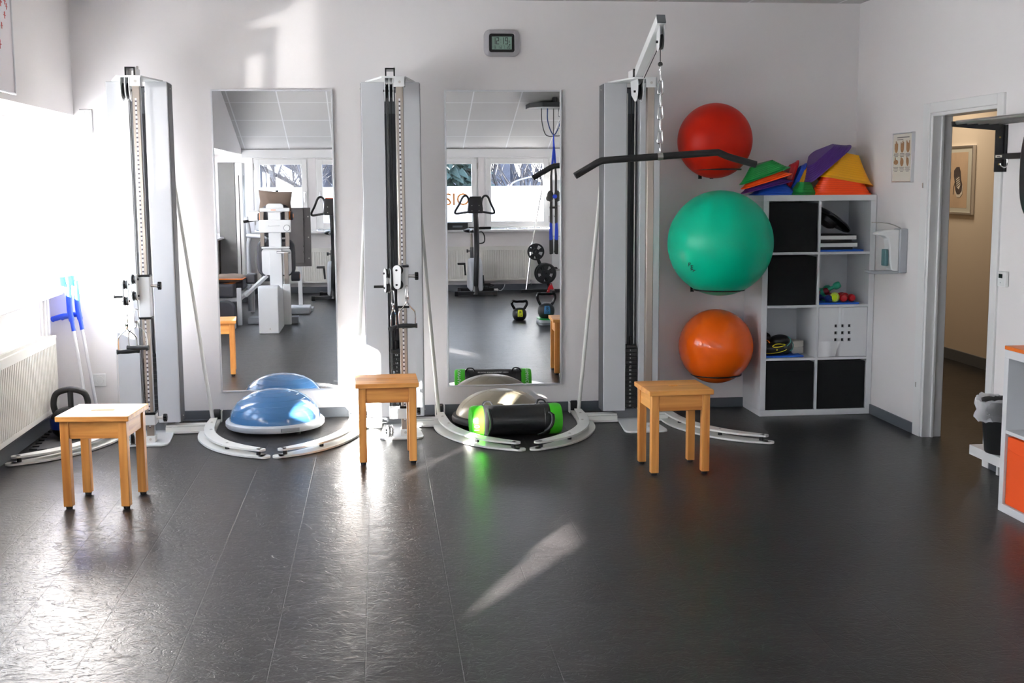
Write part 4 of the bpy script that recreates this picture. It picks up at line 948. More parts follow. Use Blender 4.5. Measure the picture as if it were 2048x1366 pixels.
MB().tube(smoothline([(-0.002, -0.064, 0.018), (0.06, -0.072, 0.020), (0.13, -0.068, 0.034), (0.172, -0.060, 0.058)], 6), (0.0032, 0.002), 8).tube(smoothline([(0.05, -0.068, 0.067), (0.075, -0.066, 0.080), (0.12, -0.062, 0.080), (0.138, -0.066, 0.073), (0.10, -0.070, 0.062), (0.062, -0.070, 0.060), (0.05, -0.068, 0.067)], 5), 0.0030, 8).sphere((0.08, -0.072, 0.042), 0.005, 10, 8).build('yellow_edging', yellow_strap_m, st, merge=False)
MB().tube(smoothline([(0.155, -0.066, 0.13), (0.172, -0.070, 0.115), (0.170, -0.072, 0.09), (0.150, -0.072, 0.067)], 6), 0.0028, 8).tube(smoothline([(0.178, -0.062, 0.105), (0.195, -0.06, 0.075), (0.190, -0.062, 0.045), (0.172, -0.066, 0.034)], 6), 0.0030, 8).build('teal_edging', teal_strap_m, st, merge=False)
MB().tube(smoothline([(0.0, -0.055, 0.105), (0.018, -0.058, 0.105), (0.034, -0.058, 0.088)], 6), 0.0028, 8).build('orange_edging', orange_trim_m, st)

# ---- stepping stones on top
def rtri(s, r, n=8):
    """rounded triangle with side about s"""
    R = s/math.sqrt(3); out = []
    for k in range(3):
        a0 = PI/2 + 2*PI*k/3; c = Vector((math.cos(a0), math.sin(a0)))*(R-2*r*0.98)
        for i in range(n+1): a = a0 - PI/3 + 2*PI/3*i/n; out.append((c.x+r*math.cos(a), c.y+r*math.sin(a)))
    return out
def stone(label, m, s, h, loc, rot, top=0.42, steps=8, group='triangular stepping stones'):
    mb = MB(); rings = []
    for i in range(steps+1):
        f = i/steps; sc = 1-(1-top)*f**0.85; z = h*f
        rings.append((sc, z));
        if i < steps: rings.append((sc*0.985-0.012, z+0.0015 if i else z+h/steps*0.5))
    base = rtri(s, s*0.16); n = len(base); q = s/(max(p[0] for p in base)-min(p[0] for p in base)); base = [(p[0]*q, p[1]*q) for p in base]; vs = []; off = s*0.10
    for (sc, z) in rings: vs += [(p[0]*sc, p[1]*sc - off*(z/h), z) for p in base]
    m_ = len(rings); fs = []
    for i in range(m_-1):
        for j in range(n): fs.append((i*n+j, i*n+(j+1) % n, (i+1)*n+(j+1) % n, (i+1)*n+j))
    fs.append(tuple((m_-1)*n+j for j in range(n)))
    k = len(vs)
    # hollow inside
    for (sc, z) in ((0.955, 0.0), (top*0.93, h-0.006)): vs += [(p[0]*sc, p[1]*sc - off*(z/h), z) for p in base]
    for j in range(n): fs.append((j, (j+1) % n, k+(j+1) % n, k+j)); fs.append((k+j, k+(j+1) % n, k+n+(j+1) % n, k+n+j))
    fs.append(tuple(k+n+j for j in range(n)))
    mb.add(vs, fs); o = mb.build('stepping_stone', m, None, loc=loc, rot=rot, angle=25); tag(o, label, 'stepping stone', group); return o
ZT = KZ
stone('blue stepping stone flat at the bottom of the left pile', bluep_m, 0.36, 0.085, (2.625, -0.20, ZT), (0, 0, 0.05), top=0.35)
stone('purple stepping stone tilted on the blue one in the left pile', purple_m, 0.36, 0.085, (2.565, -0.215, ZT+0.052), (0, -0.235, 0.02), top=0.4)
stone('orange stepping stone tilted between the purple and the green one', orangep_m, 0.36, 0.085, (2.560, -0.222, ZT+0.090), (0, -0.29, 0.02), top=0.4)
stone('green stepping stone tilted on top of the left pile', greenp_m, 0.36, 0.085, (2.548, -0.225, ZT+0.126), (0, -0.33, 0.0), top=0.45)
stone('small red stepping stone standing on edge between the piles', red_m, 0.22, 0.045, (2.778, -0.14, ZT+0.128), (0, -1.25, 0), top=0.6, steps=4)
stone('small blue stepping stone leaning between the red and the yellow one', bluep_m, 0.22, 0.030, (2.812, -0.17, ZT+0.112), (0, -1.14, 0), top=0.7, steps=3)
stone('small yellow stepping stone leaning at the right of the small blue one', yellow_m, 0.21, 0.030, (2.836, -0.18, ZT+0.105), (0, -1.14, 0), top=0.7, steps=3)
stone('small green stepping stone lying in front between the two piles', greenp_m, 0.20, 0.085, (2.795, -0.30, ZT), (0, 0.0, 0.5), top=0.45, steps=5)
stone('large orange stepping stone flat under the yellow one in the right pile', orangep_m, 0.43, 0.12, (3.066, -0.215, ZT), (0, 0, 0.0), top=0.62, steps=9)
stone('large yellow stepping stone tilted on the orange one', yellow_m, 0.40, 0.185, (3.085, -0.235, ZT+0.082), (-0.05, 0.17, 0.06), top=0.36, steps=12)
stone('large purple stepping stone leaning hollow side right behind the yellow one', purple_m, 0.40, 0.085, (2.972, -0.215, ZT+0.205), (0.10, -0.70, 0.0), top=0.55, steps=8)
# ================================================================== things on the floor by the mirrors
t = thing('balance_dome', 'blue half ball balance trainer on a grey base under the left mirror', 'balance trainer', (-0.685, -0.345, 0))
MB().lathe([(0.0, 0.018), (0.285, 0.018), (0.305, 0.022), (0.314, 0.034), (0.314, 0.056), (0.306, 0.066), (0.292, 0.068), (0.27, 0.062), (0, 0.06)], n=72).build('base_platform', lgrey_m, t)
m = MB()
for a in (0.6, 2.2, 3.8, 5.4): m.cyl((0.24*math.cos(a), 0.24*math.sin(a), 0.0), (0.24*math.cos(a), 0.24*math.sin(a), 0.02), 0.02)
m.build('rubber_foot', rubber_m, t, merge=False)
pr = []
for i in range(33):
    a = PI/2*i/32; r = 0.288*math.cos(a)**0.92 if i < 32 else 0.0; pr.append((r, 0.062+0.195*math.sin(a)**1.05))
R_ = []
for (r, z) in pr: R_.append((r, z))
m = MB().lathe(pr, n=96); dome = m.build('inflated_dome', blue_dome_m, t)
m = MB()
for i in (5, 9, 13, 17, 21, 25): r, z = pr[i]; m.torus((0, 0, z), r+0.0004, 0.0014, n=72, m=6)
m.build('grip_ring', blue_dome_m, dome, merge=False)
m = MB().box(-0.06, 0.06, -0.318, -0.300, 0.030, 0.054); m.build('carry_handle', mgrey_m, t, bevel=0.004).rotation_euler = (0, 0, 0.38)

t = thing('balance_dome', 'taupe half ball balance trainer behind the green ended power bag', 'balance trainer', (0.772, -0.335, 0))
MB().lathe([(0.0, 0.012), (0.295, 0.012), (0.315, 0.02), (0.318, 0.04), (0.312, 0.056), (0.29, 0.06), (0, 0.055)], n=72).build('base_platform', rubber_m, t)
pr = []
for i in range(33):
    a = PI/2*i/32; r = 0.29*math.cos(a)**0.95 if i < 32 else 0.0; pr.append((r, 0.052+0.165*math.sin(a)**1.1))
dome = MB().lathe(pr, n=96).build('inflated_dome', taupe_m, t)
m = MB()
for k in range(8):
    a = 2*PI*k/8+0.3; m.tube([(pr[i][0]*math.cos(a), pr[i][0]*math.sin(a), pr[i][1]+0.0003) for i in range(8, 27, 2)], 0.0012, 6)
m.torus((0, 0, pr[27][1]), pr[27][0], 0.0016, n=40, m=6); m.build('moulded_rib', taupe_m, dome, merge=False)

# power bag
t = thing('power_bag', 'black cylindrical power bag with bright green ends on the floor', 'sandbag', (0.825, -0.775, 0.0965), 0.07)
RB, HB = 0.0955, 0.285
MB().lathe([(0.0, -HB+0.072), (RB*0.985, -HB+0.072), (RB, -HB+0.09), (RB*1.0, -0.12), (RB*0.985, -0.04), (RB*1.005, 0.05), (RB*0.99, 0.14), (RB, HB-0.09), (RB*0.985, HB-0.072), (0, HB-0.072)], n=48, axis='x').build('bag_body', leather_m, t)
for s in (-1, 1):
    cap = MB().lathe([(0.0, s*HB), (RB*0.80, s*HB), (RB*0.95, s*(HB-0.004)), (RB*1.01, s*(HB-0.018)), (RB*1.02, s*(HB-0.045)), (RB*1.008, s*(HB-0.076)), (RB*0.97, s*(HB-0.078))], n=48, axis='x').build('end_cap', green_m, t)
    MB().torus((s*(HB-0.003), 0, 0), RB*0.90, 0.0022, axis='x', n=44, m=6).build('cap_piping', green_m, cap)
    MB().lathe([(RB*1.004, s*(HB-0.082)), (RB*1.022, s*(HB-0.084)), (RB*1.022, s*(HB-0.112)), (RB*1.004, s*(HB-0.114))], n=48, axis='x').build('strap_band', leather_m, t)
def grip(pts, r): return smoothline(pts, 6)
MB().tube(grip([(0.195, -0.085, 0.055), (0.212, -0.118, 0.045), (0.205, -0.135, -0.01), (0.165, -0.128, -0.055), (0.125, -0.095, -0.080)], 0), [0.006]*6+[0.012]*13+[0.006]*6, 12).build('carry_handle', leather_m, t)
MB().tube(grip([(-0.185, -0.050, 0.083), (-0.180, -0.080, 0.080), (-0.170, -0.112, 0.02), (-0.175, -0.110, -0.04), (-0.190, -0.085, -0.078)], 0), [0.006]*6+[0.0105]*13+[0.006]*6, 12).build('carry_handle', leather_m, t)
for x0 in (-0.17, 0.17): MB().tube(grip([(x0-0.03, 0.045, 0.084), (x0-0.015, 0.052, 0.110), (x0+0.02, 0.054, 0.108), (x0+0.035, 0.045, 0.084)], 0), (0.010, 0.005), 10).build('carry_handle', leather_m, t)
def wrap_text(name, st, size, x, ang, m, vertical, r, parent, flip=False):
    o = text_mesh(name, [(st, size, Matrix.Identity(4))], m, parent, depth=0.0003)
    for v in o.data.vertices:
        u, w_, d = v.co.x, v.co.y, v.co.z
        if vertical: u, w_ = (-w_, u)
        if flip: u, w_ = -u, -w_
        a = ang + w_/r   # angle from -y (front) upwards
        v.co = Vector((x+u, -(r+d)*math.cos(a), (r+d)*math.sin(a)))
    return o
wrap_text('printed_text', '10', 0.046, -HB+0.030, -0.28, inkwhite_m, True, RB*1.021, t)
wrap_text('printed_text', 'KG', 0.028, -HB+0.028, 0.22, inkwhite_m, True, RB*1.021, t)
# far side faces the mirror: letters turned to be read from the wall
wrap_text('printed_text', 'POWMAX', 0.034, -HB+0.036, PI-0.62, inkwhite_m, True, RB*1.021, t)
wrap_text('printed_text', 'POWMAX', 0.034, HB-0.036, PI-0.62, inkwhite_m, True, RB*1.021, t, flip=True)
wrap_text('printed_text', 'HIGH PERFORMANCE DEVICES', 0.0165, 0.0, PI-0.95, inkwhite_m, False, RB*1.012, t, flip=True)

# three armed kettlebell and puzzle mat in the left corner
t = thing('kettlebell', 'round black weight with a three spoke grip behind the left stool', 'kettlebell', (-1.925, -0.47, 0.011))
MB().lathe([(0.0, 0.0), (0.085, 0.0), (0.115, 0.03), (0.125, 0.08), (0.118, 0.13), (0.09, 0.165), (0.05, 0.180), (0, 0.182)], n=40).build('weight_body', rubber_m, t)
MB().lathe([(0.1235, 0.055), (0.127, 0.06), (0.127, 0.115), (0.1235, 0.12)], n=40).build('coloured_band', navy_m, t)
m = MB().tube(smoothline([(-0.088, 0, 0.13), (-0.104, 0, 0.20), (-0.082, 0, 0.268), (0.0, 0, 0.292), (0.082, 0, 0.268), (0.104, 0, 0.20), (0.088, 0, 0.13)], 7), 0.019, 14).tube([(0, 0, 0.17), (0, 0, 0.285)], 0.017, 14)
m.build('spoke_grip', rubber_m, t, merge=False)
poly = [(-2.115, -0.10), (-2.115, -0.30)]
for i in range(6):
    y0 = -0.32 - i*0.09; poly += [(-2.085+i*0.008, y0), (-2.082+i*0.008, y0-0.03), (-2.118+i*0.006, y0-0.034), (-2.116+i*0.006, y0-0.07), (-2.08+i*0.008, y0-0.074)]
poly += [(-2.03, -0.865), (-1.98, -0.85), (-1.975, -0.885), (-1.93, -0.88), (-1.93, -0.84), (-1.80, -0.80), (-1.70, -0.60), (-1.70, -0.10)]
tag(MB().prism(poly, 0.0, 0.011).build('puzzle_mat', rubber_m), 'dark puzzle foam mat in the left corner under the kettlebell', 'floor mat')

# ================================================================== crutches leaning in the left corner
def crutch(label, foot, top, face, group='forearm crutches'):
    foot, top = Vector(foot), Vector(top); d = (top-foot); L = d.length
    t = thing('forearm_crutch', label, 'crutch', foot, group=group)
    t.rotation_mode = 'QUATERNION'; z = d.normalized(); x = Vector(face); x = (x - z*x.dot(z)).normalized(); y = z.cross(x)
    t.rotation_mode = 'XYZ'; t.rotation_euler = Matrix((x, y, z)).transposed().to_euler()
    g = 0.735                                   # height of the hand grip along the shaft
    MB().cyl((0, 0, 0.035), (0, 0, g-0.02), 0.0105, n=16).build('shaft', mat('crutch_aluminium', (0.72, 0.72, 0.74, 1), 0.3, metal=0.6) if 'crutch_aluminium' not in MATS else MATS['crutch_aluminium'], t)
    m = MB()
    for i in range(8): m.cyl((0.0, -0.0115, 0.22+i*0.025), (0, -0.009, 0.22+i*0.025), 0.0032, n=8)
    m.build('adjustment_hole', ink_m, t, merge=False)
    MB().lathe([(0.0, 0), (0.018, 0.0), (0.019, 0.012), (0.014, 0.03), (0.0125, 0.055), (0, 0.055)], n=20).build('rubber_tip', rubber_m, t)
    m = MB().tube(smoothline([(0, 0, g-0.09), (0.001, 0, g-0.03), (0.004, 0, g+0.03), (-0.002, 0, g+0.10), (-0.012, 0, g+0.19), (-0.014, 0, g+0.225)], 4), [(0.0135, 0.0135)]*5+[(0.016, 0.019)]*11+[(0.012, 0.018)]*5, 14)
    m.build('upper_column', blue_m, t)
    m = MB().tube(smoothline([(0.0, 0, g+0.01), (0.05, 0, g+0.018), (0.11, 0, g+0.014), (0.128, 0, g+0.012)], 4), [(0.015, 0.018)]*8+[(0.016, 0.0175)]*5, 14); m.sphere((0.128, 0, g+0.012), (0.012, 0.019, 0.019), 14, 8); m.build('hand_grip', blue_m, t, merge=False)
    m = MB(); k = 14; vo = []; A0, A1 = -2.05, 2.05
    for i in range(k+1):
        a = A0+(A1-A0)*i/k; flare = abs(a)/2.05
        for (r, zz) in ((0.047, g+0.195+0.02*flare), (0.050, g+0.265), (0.0465, g+0.265), (0.0435, g+0.195+0.02*flare)): vo.append((-0.058+r*math.cos(a)+0.0, r*math.sin(a), zz))
    fs = []
    for i in range(k):
        for j in range(4): fs.append((4*i+j, 4*i+(j+1) % 4, 4*i+4+(j+1) % 4, 4*i+4+j))
    fs += [(0, 1, 2, 3), (4*k+3, 4*k+2, 4*k+1, 4*k)]; m.add(vo, fs)
    for v in range(len(m.v)): x_, y_, z_ = m.v[v]; m.v[v] = (-(x_+0.058)+0.035, y_, z_)
    m.build('arm_cuff', blue_m, t)
crutch('blue forearm crutch nearer the radiator with its cuff in full sun', (-1.868, -0.235, 0.0), (-2.017, -0.075, 0.945), (-1, 0.25, 0))
crutch('blue forearm crutch nearer the pulley tower, cuff in shade', (-1.822, -0.165, 0.0), (-1.972, -0.055, 0.945), (-1, 0.35, 0))

# ================================================================== right edge: coat rack, bench, bin, low shelf
t = thing('coat_rack', 'black wall coat rack with a tubular hat shelf right of the doorway', 'coat rack', (XR, -2.05, 0))
br = MB().box(-0.060, -0.012, -0.004, 0.004, 1.60, 1.845).box(-0.012, 0, -0.02, 0.02, 1.60, 1.845).build('end_bracket', black_m, t, bevel=0.002, merge=False)
MB().prism([(-0.045, 1.815), (-0.30, 1.835), (-0.302, 1.862), (-0.010, 1.858)], -0.006, 0.006, axis='y').build('shelf_bracket', black_m, t, bevel=0.002)
MB().prism([(-0.045, 1.815), (-0.30, 1.835), (-0.302, 1.862), (-0.010, 1.858)], -1.106, -1.094, axis='y').build('shelf_bracket', black_m, t, bevel=0.002)
MB().box(-0.060, -0.012, -1.104, -1.096, 1.60, 1.845).box(-0.012, 0, -1.12, -1.08, 1.60, 1.845).build('end_bracket', black_m, t, bevel=0.002, merge=False)
for x in (-0.275, -0.215, -0.155, -0.095, -0.04): MB().cyl((x, -1.10, 1.856), (x, 0.0, 1.856), 0.0105).build('shelf_tube', steel_m, t)
r_ = MB().box(-0.058, -0.046, -1.10, 0.0, 1.664, 1.694).build('hook_rail', black_m, t)
MB().box(-0.0605, -0.0578, -0.075, -0.012, 1.674, 1.686).build('rail_sticker', paper_m, r_); MB().box(-0.0612, -0.0604, -0.062, -0.025, 1.678, 1.682).build('sticker_print', ink_m, r_)
for y in (-0.12, -0.42, -0.62, -0.82, -1.0): MB().tube(smoothline([(-0.052, y, 1.668), (-0.052, y, 1.635), (-0.066, y, 1.622), (-0.085, y, 1.63), (-0.088, y, 1.642)], 4), 0.0035, 8).build('coat_hook', chrome_m, t)
m = MB(); 
for z in (1.66, 1.80): m.cyl((-0.036, 0.004, z-0.02), (-0.036, -0.006, z-0.02), 0.005, n=10)
m.build('bracket_screw', brass_m, br, merge=False)
# black bag hanging at the very edge of the picture
t = thing('shoulder_bag', 'glossy black bag hanging from the coat rack at the right edge', 'bag', (3.13, -2.755, 1.60))
pr = []
for i in range(40):
    a = 2*PI*i/40; c_, s_ = math.cos(a), math.sin(a); pr.append((0.205*math.copysign(abs(c_)**0.62, c_), 0.245*math.copysign(abs(s_)**0.75, s_)))
MB().prism(pr, -0.045, 0.045, axis='x').build('bag_body', gloss_black_m, t, bevel=0.022, seg=4)
MB().tube([(0, p[0]*1.0, p[1]*1.0) for p in pr], 0.008, 8, closed=True).build('bag_piping', black_m, t)
MB().tube(smoothline([(0.0, 0.13, 0.215), (0.04, 0.08, 0.235), (0.075, 0.05, 0.12), (0.072, 0.0, 0.02), (0.06, -0.06, 0.12), (0.04, -0.10, 0.235), (0.0, -0.13, 0.215)], 5), (0.010, 0.003), 8).build('bag_strap', black_m, t)

t = thing('shoe_bench', 'low white bench under the bin right of the doorway', 'bench', (3.10, -2.15, 0))
MB().box(0, 0.178, -0.66, 0, 0.113, 0.165).build('bench_top', white_m, t, bevel=0.002)
for y in (-0.03, -0.62): MB().box(0.145, 0.167, y-0.011, y+0.011, 0.0, 0.114).build('leg', white_m, t, bevel=0.001)
t = thing('waste_bin', 'black waste bin with a clear plastic liner on the low bench', 'waste bin', (3.178, -2.36, 0.1655))
MB().lathe([(0.0, 0.0), (0.088, 0.0), (0.093, 0.006), (0.118, 0.262), (0.122, 0.272), (0.118, 0.275), (0.110, 0.266), (0.086, 0.012), (0, 0.01)], n=44).build('bin_body', black_m, t)
rnd = random.Random(3); n, prof = 46, [(0.112, 0.20), (0.113, 0.262), (0.118, 0.283), (0.126, 0.285), (0.130, 0.268), (0.131, 0.245), (0.128, 0.215), (0.130, 0.196), (0.134, 0.178)]
vs, fs = [], []
for i in range(n):
    a = 2*PI*i/n
    for j, (r, z) in enumerate(prof):
        k = 0.0 if j < 2 else 1.0
        rr = r + k*(0.006*math.sin(5*a+j*1.7)+rnd.uniform(-0.005, 0.006)+0.012*max(0, math.cos(a-2.9))); zz = z + (rnd.uniform(-0.007, 0.007)+0.010*math.sin(3*a+1)) * (1 if j > 1 else 0)
        vs.append((rr*math.cos(a), rr*math.sin(a), zz))
m_ = len(prof)
for i in range(n):
    for j in range(m_-1): fs.append((i*m_+j, ((i+1) % n)*m_+j, ((i+1) % n)*m_+j+1, i*m_+j+1))
MB().add(vs, fs).build('bin_liner', liner_m, t, angle=60)

# low cube shelf with an orange top, seen along its front
t = thing('low_shelf_unit', 'low white cube shelf with an orange box at the right edge', 'shelf', (2.905, -2.84, 0))
W2, H2, D2 = 0.77, 0.770, 0.372
MB().box(0, D2, -W2, 0, H2-0.0385, H2).build('top_board', kallax_m, t, bevel=0.0015); MB().box(0, D2, -W2, 0, 0, 0.0385).build('bottom_board', kallax_m, t, bevel=0.0015)
for y in (-0.0385, -W2): MB().box(0, D2, y, y+0.0385, 0.0385, H2-0.0385).build('side_board', kallax_m, t, bevel=0.0015)
MB().box(0.002, D2, -W2/2-0.008, -W2/2+0.008, 0.0385, H2-0.0385).build('divider', kallax_m, t)
for y0, y1 in ((-W2/2+0.008, -0.0385), (-W2+0.0385, -W2/2-0.008)): MB().box(0.002, D2, y0, y1, 0.377, 0.393).build('shelf_board', kallax_m, t)
MB().box(D2-0.004, D2, -W2+0.03, -0.03, 0.03, H2-0.03).build('back_panel', kallax_m, t)
tag(MB().box(2.903, 3.278, -3.60, -2.841, H2+0.0005, H2+0.018).build('orange_cover_board', orange_top_m, bevel=0.002), 'orange cover board lying on the low white shelf', 'board')
b = thing('storage_box', 'bright orange fabric box in the lower cell of the low shelf', 'storage box', (2.915, -2.84-0.0385-0.1685, 0.0385))
MB().box(0, 0.34, -0.163, 0.163, 0.001, 0.325).build('box_body', orange_m, b, bevel=0.004, seg=3)
MB().tube(smoothline([(-0.001, 0.155, 0.268), (-0.002, 0.08, 0.258), (-0.002, -0.08, 0.258), (-0.001, -0.155, 0.268)], 5), 0.0015, 6).build('box_seam', orange_m, b)
# ================================================================== the rear half of the room (seen in the two mirrors)
def rbox(x0, x1, z0, z1, r): return [((x0+x1)/2+p[0], (z0+z1)/2+p[1]) for p in rrect((x1-x0)/2, (z1-z0)/2, r)]
def face_py(x, y, z): return Matrix.Translation((x, y, z)) @ Matrix.Rotation(PI, 4, 'Z') @ Matrix.Rotation(PI/2, 4, 'X')   # reads when seen from +Y
t = thing('training_machine', 'white back training machine with dark pads, its column seen from behind in the left mirror', 'exercise machine', (-1.15, -5.7, 0))
# weight housing nearest the mirror
MB().prism([(0.815, 0.0), (0.815, 0.49), (0.80, 0.505), (0.62, 0.50), (0.30, 0.43), (0.0, 0.42), (0.0, 0.22), (0.10, 0.20), (0.10, 0.0)], -0.125, 0.085, axis='x').build('weight_housing', white_m, t, bevel=0.012, seg=3)
MB().prism([(0.06, 0.02), (0.13, 0.02), (0.13, 0.47), (0.06, 0.47)], 0.085, 0.165, axis='x').build('side_post', white_m, t, bevel=0.004)
MB().box(-0.015, 0.0, 0.816, 0.819, 0.045, 0.06).build('housing_screw', steel_m, t)
m = MB().box(-0.065, 0.075, -0.06, 0.03, 0.42, 1.30); m.build('column', white_m, t, bevel=0.008)
MB().prism(rbox(-0.085, 0.105, 1.26, 1.36, 0.035), -0.02, 0.035, axis='y').build('head_plate', white_m, t, bevel=0.004)
for (x0, x1, z0, z1, nm) in ((-0.15, 0.175, 1.27, 1.312, 'crossbar'), (-0.165, 0.185, 1.04, 1.18, 'crossbar'), (-0.145, 0.165, 0.862, 0.884, 'crossbar')):
    o = MB().box(x0, x1, 0.032, 0.062, z0, z1).build(nm, white_m, t, bevel=0.008)
    if z1 > 1.3: MB().box(-0.03, 0.025, 0.0625, 0.0645, 1.286, 1.294).build('orange_badge', orange_trim_m, o)
    if 1.1 < z1 < 1.2:
        MB().cyl((0.140, 0.062, 1.09), (0.140, 0.075, 1.09), 0.032, n=28).build('round_cover', white_m, o, bevel=0.003); MB().torus((0.140, 0.066, 1.09), 0.034, 0.003, axis='y', n=30, m=6).build('cover_ring', mgrey_m, o)
        MB().tube(smoothline([(-0.06, 0.064, 1.115), (-0.05, 0.075, 1.116), (0.05, 0.075, 1.118), (0.06, 0.064, 1.118)], 4), 0.004, 8).build('pull_bar', white_m, o)
for x in (-0.135, 0.140):
    MB().box(x-0.022, x+0.022, -0.02, 0.025, 0.885, 1.27).build('guide_post', mat('post_grey', rgb(120, 112, 104), 0.4, metal=0.4) if 'post_grey' not in MATS else MATS['post_grey'], t, bevel=0.003)
MB().prism(rbox(-0.15, 0.175, 0.565, 0.865, 0.05), -0.03, -0.012, axis='y').build('back_board', white_m, t, bevel=0.003)
MB().prism(rbox(-0.205, 0.215, 0.55, 0.96, 0.09), -0.13, -0.032, axis='y').build('back_pad', upholstery_m, t, bevel=0.025, seg=3)
MB().prism(rbox(-0.14, 0.16, 0.98, 1.345, 0.07), -0.16, -0.062, axis='y').build('back_pad', upholstery_m, t, bevel=0.025, seg=3)
MB().box(0.10, 0.145, 0.035, 0.07, 0.40, 0.82).build('adjusting_bar', MATS['post_grey'], t, bevel=0.002)
MB().cyl((0.02, 0.055, 0.82), (0.17, 0.055, 0.82), 0.014).build('cross_pin', chrome_m, t)
for s, x0 in ((-1, -0.19), (1, 0.14)):
    r = MB().cyl((x0, -0.40, 0.52), (x0+0.10, -0.40, 0.52), 0.055, n=26).build('pad_roller', upholstery_m, t, bevel=0.012, seg=3)
    MB().cyl((x0-0.0015 if s < 0 else x0+0.1, -0.40, 0.52), (x0 if s < 0 else x0+0.1015, -0.40, 0.52), 0.03, n=20).build('roller_cap', orange_trim_m, r)
o = MB().cyl((0.13, -0.10, 1.22), (0.20, -0.10, 1.22), 0.048, n=26).build('shoulder_roller', upholstery_m, t, bevel=0.01); MB().torus((0.165, -0.10, 1.22), 0.046, 0.010, axis='x', n=30).cyl((0.198, -0.10, 1.22), (0.206, -0.10, 1.22), 0.026, n=20).build('orange_ring', orange_trim_m, o, merge=False)
o = MB().cyl((-0.19, -0.10, 1.21), (-0.13, -0.10, 1.21), 0.045, n=26).build('shoulder_roller', upholstery_m, t, bevel=0.01); MB().torus((-0.16, -0.10, 1.21), 0.043, 0.010, axis='x', n=30).build('orange_ring', orange_trim_m, o)
MB().cyl((-0.02, -0.72, 0.9), (-0.02, -0.72, 1.505), 0.017).build('rear_post', gloss_black_m, t)
MB().box(-0.05, 0.02, -0.76, -0.70, 0.06, 0.92).build('rear_column', white_m, t, bevel=0.004)
MB().box(-0.035, 0.035, -0.70, 0.05, 0.02, 0.10).box(-0.34, 0.22, -0.32, -0.14, 0.0, 0.075).build('base_frame', mgrey_m, t, bevel=0.004, merge=False)
MB().box(-0.03, 0.30, -1.52, -1.16, 0.0, 0.085).build('foot_platform', lgrey_m, t, bevel=0.012)
# grey arm tubes and their handle on the window side
MB().tube(smoothline([(-0.365, -0.70, 0.10), (-0.365, -0.70, 0.45), (-0.365, -0.70, 0.85), (-0.345, -0.70, 0.96), (-0.355, -0.70, 1.05), (-0.375, -0.70, 1.20)], 5), 0.024, 14).tube([(-0.365, -0.70, 0.98), (-0.14, -0.40, 0.98), (-0.12, -0.02, 0.95)], 0.026, 14).build('swing_arm', lgrey_m, t, merge=False)
MB().box(-0.34, -0.20, -0.62, -0.56, 1.15, 1.27).build('display_box', white_m, t, bevel=0.01); MB().tube([(-0.40, -0.58, 1.145), (-0.26, -0.58, 1.165)], 0.016, 12).build('arm_handle', rubber_m, t)
MB().box(-0.36, -0.25, -0.50, -0.25, 0.45, 0.56).build('knee_pad', upholstery_m, t, bevel=0.02, seg=3)
MB().tube([(-0.10, -0.05, 0.56), (-0.355, -0.12, 0.33)], (0.026, 0.026), 4).build('diagonal_strut', white_m, t, bevel=0.003)
# cushion draped on top of the machine
def cushion(name, label, loc, rot, sx, sy, sz, m, trim=None):
    mb = MB(); n = 20; vs = []; fs = []
    for side in (1, -1):
        for i in range(n+1):
            for j in range(n+1):
                u, v = -1+2*i/n, -1+2*j/n; h = ((1-abs(u)**2.4)*(1-abs(v)**2.4))**0.55; pin = 1-0.10*(1-abs(u*v))*0.9
                vs.append((u*sx*pin*0.5, v*sy*pin*0.5, side*h*sz*0.5 + 0.004*math.sin(5*u+3*v)*h))
    N = (n+1)**2
    for k in range(2):
        for i in range(n):
            for j in range(n): a = k*N+i*(n+1)+j; fs.append((a, a+1, a+n+2, a+n+1))
    mb.add(vs, fs); bm_o = mb.build(name, m, None, loc=loc, rot=rot, angle=60); tag(bm_o, label, 'cushion')
    if trim:
        pts = []
        for (a, b) in [(-1, x/8) for x in range(-8, 8)] + [(x/8, 1) for x in range(-8, 8)] + [(1, -x/8) for x in range(-8, 8)] + [(-x/8, -1) for x in range(-8, 8)]:
            pin = 1-0.10*(1-abs(a*b))*0.9; pts.append((a*sx*pin*0.5, b*sy*pin*0.5, 0))
        MB().tube(pts, 0.007, 8, closed=True).build('cushion_piping', trim, bm_o)
    return bm_o
cushion('seat_cushion', 'brown cushion lying over the head of the white training machine', (-1.145, -5.87, 1.375), (1.25, 0.06, 0.0), 0.37, 0.26, 0.075, brown_m)
# therapy bench by the left wall
t = thing('therapy_bench', 'low therapy bench with dark grey and orange upholstery by the left windows', 'therapy bench', (-1.78, -5.75, 0))
f = MB(); f.box(0.185, 0.235, -0.06, 0.0, 0.0, 0.42).box(0.185, 0.235, -1.5, -1.44, 0.0, 0.42).box(-0.28, 0.235, -0.06, -0.01, 0.27, 0.31).box(-0.28, 0.235, -1.5, -1.45, 0.27, 0.31).box(0.185, 0.225, -1.45, -0.06, 0.27, 0.31).box(-0.28, -0.24, -1.5, 0, 0.27, 0.31).box(-0.28, -0.23, -0.06, 0, 0, 0.28).box(-0.28, -0.23, -1.5, -1.44, 0, 0.28)
f.build('bench_frame', white_m, t, bevel=0.004, merge=False)
c1 = MB().box(-0.29, 0.165, -1.48, 0.06, 0.315, 0.47).build('bench_pad', upholstery_m, t, bevel=0.03, seg=3); MB().prism([(0.166, -0.30), (0.166, -0.02), (0.04, -0.02)], 0.4705, 0.4715).prism([(-0.28, -0.02), (-0.28, -0.30), (-0.16, -0.02)], 0.4705, 0.4715).build('orange_inlay', orange_trim_m, c1, merge=False)
MB().cyl((0.155, -0.22, 0.44), (0.235, -0.22, 0.44), 0.055, n=24).build('head_roll', upholstery_m, t, bevel=0.012)
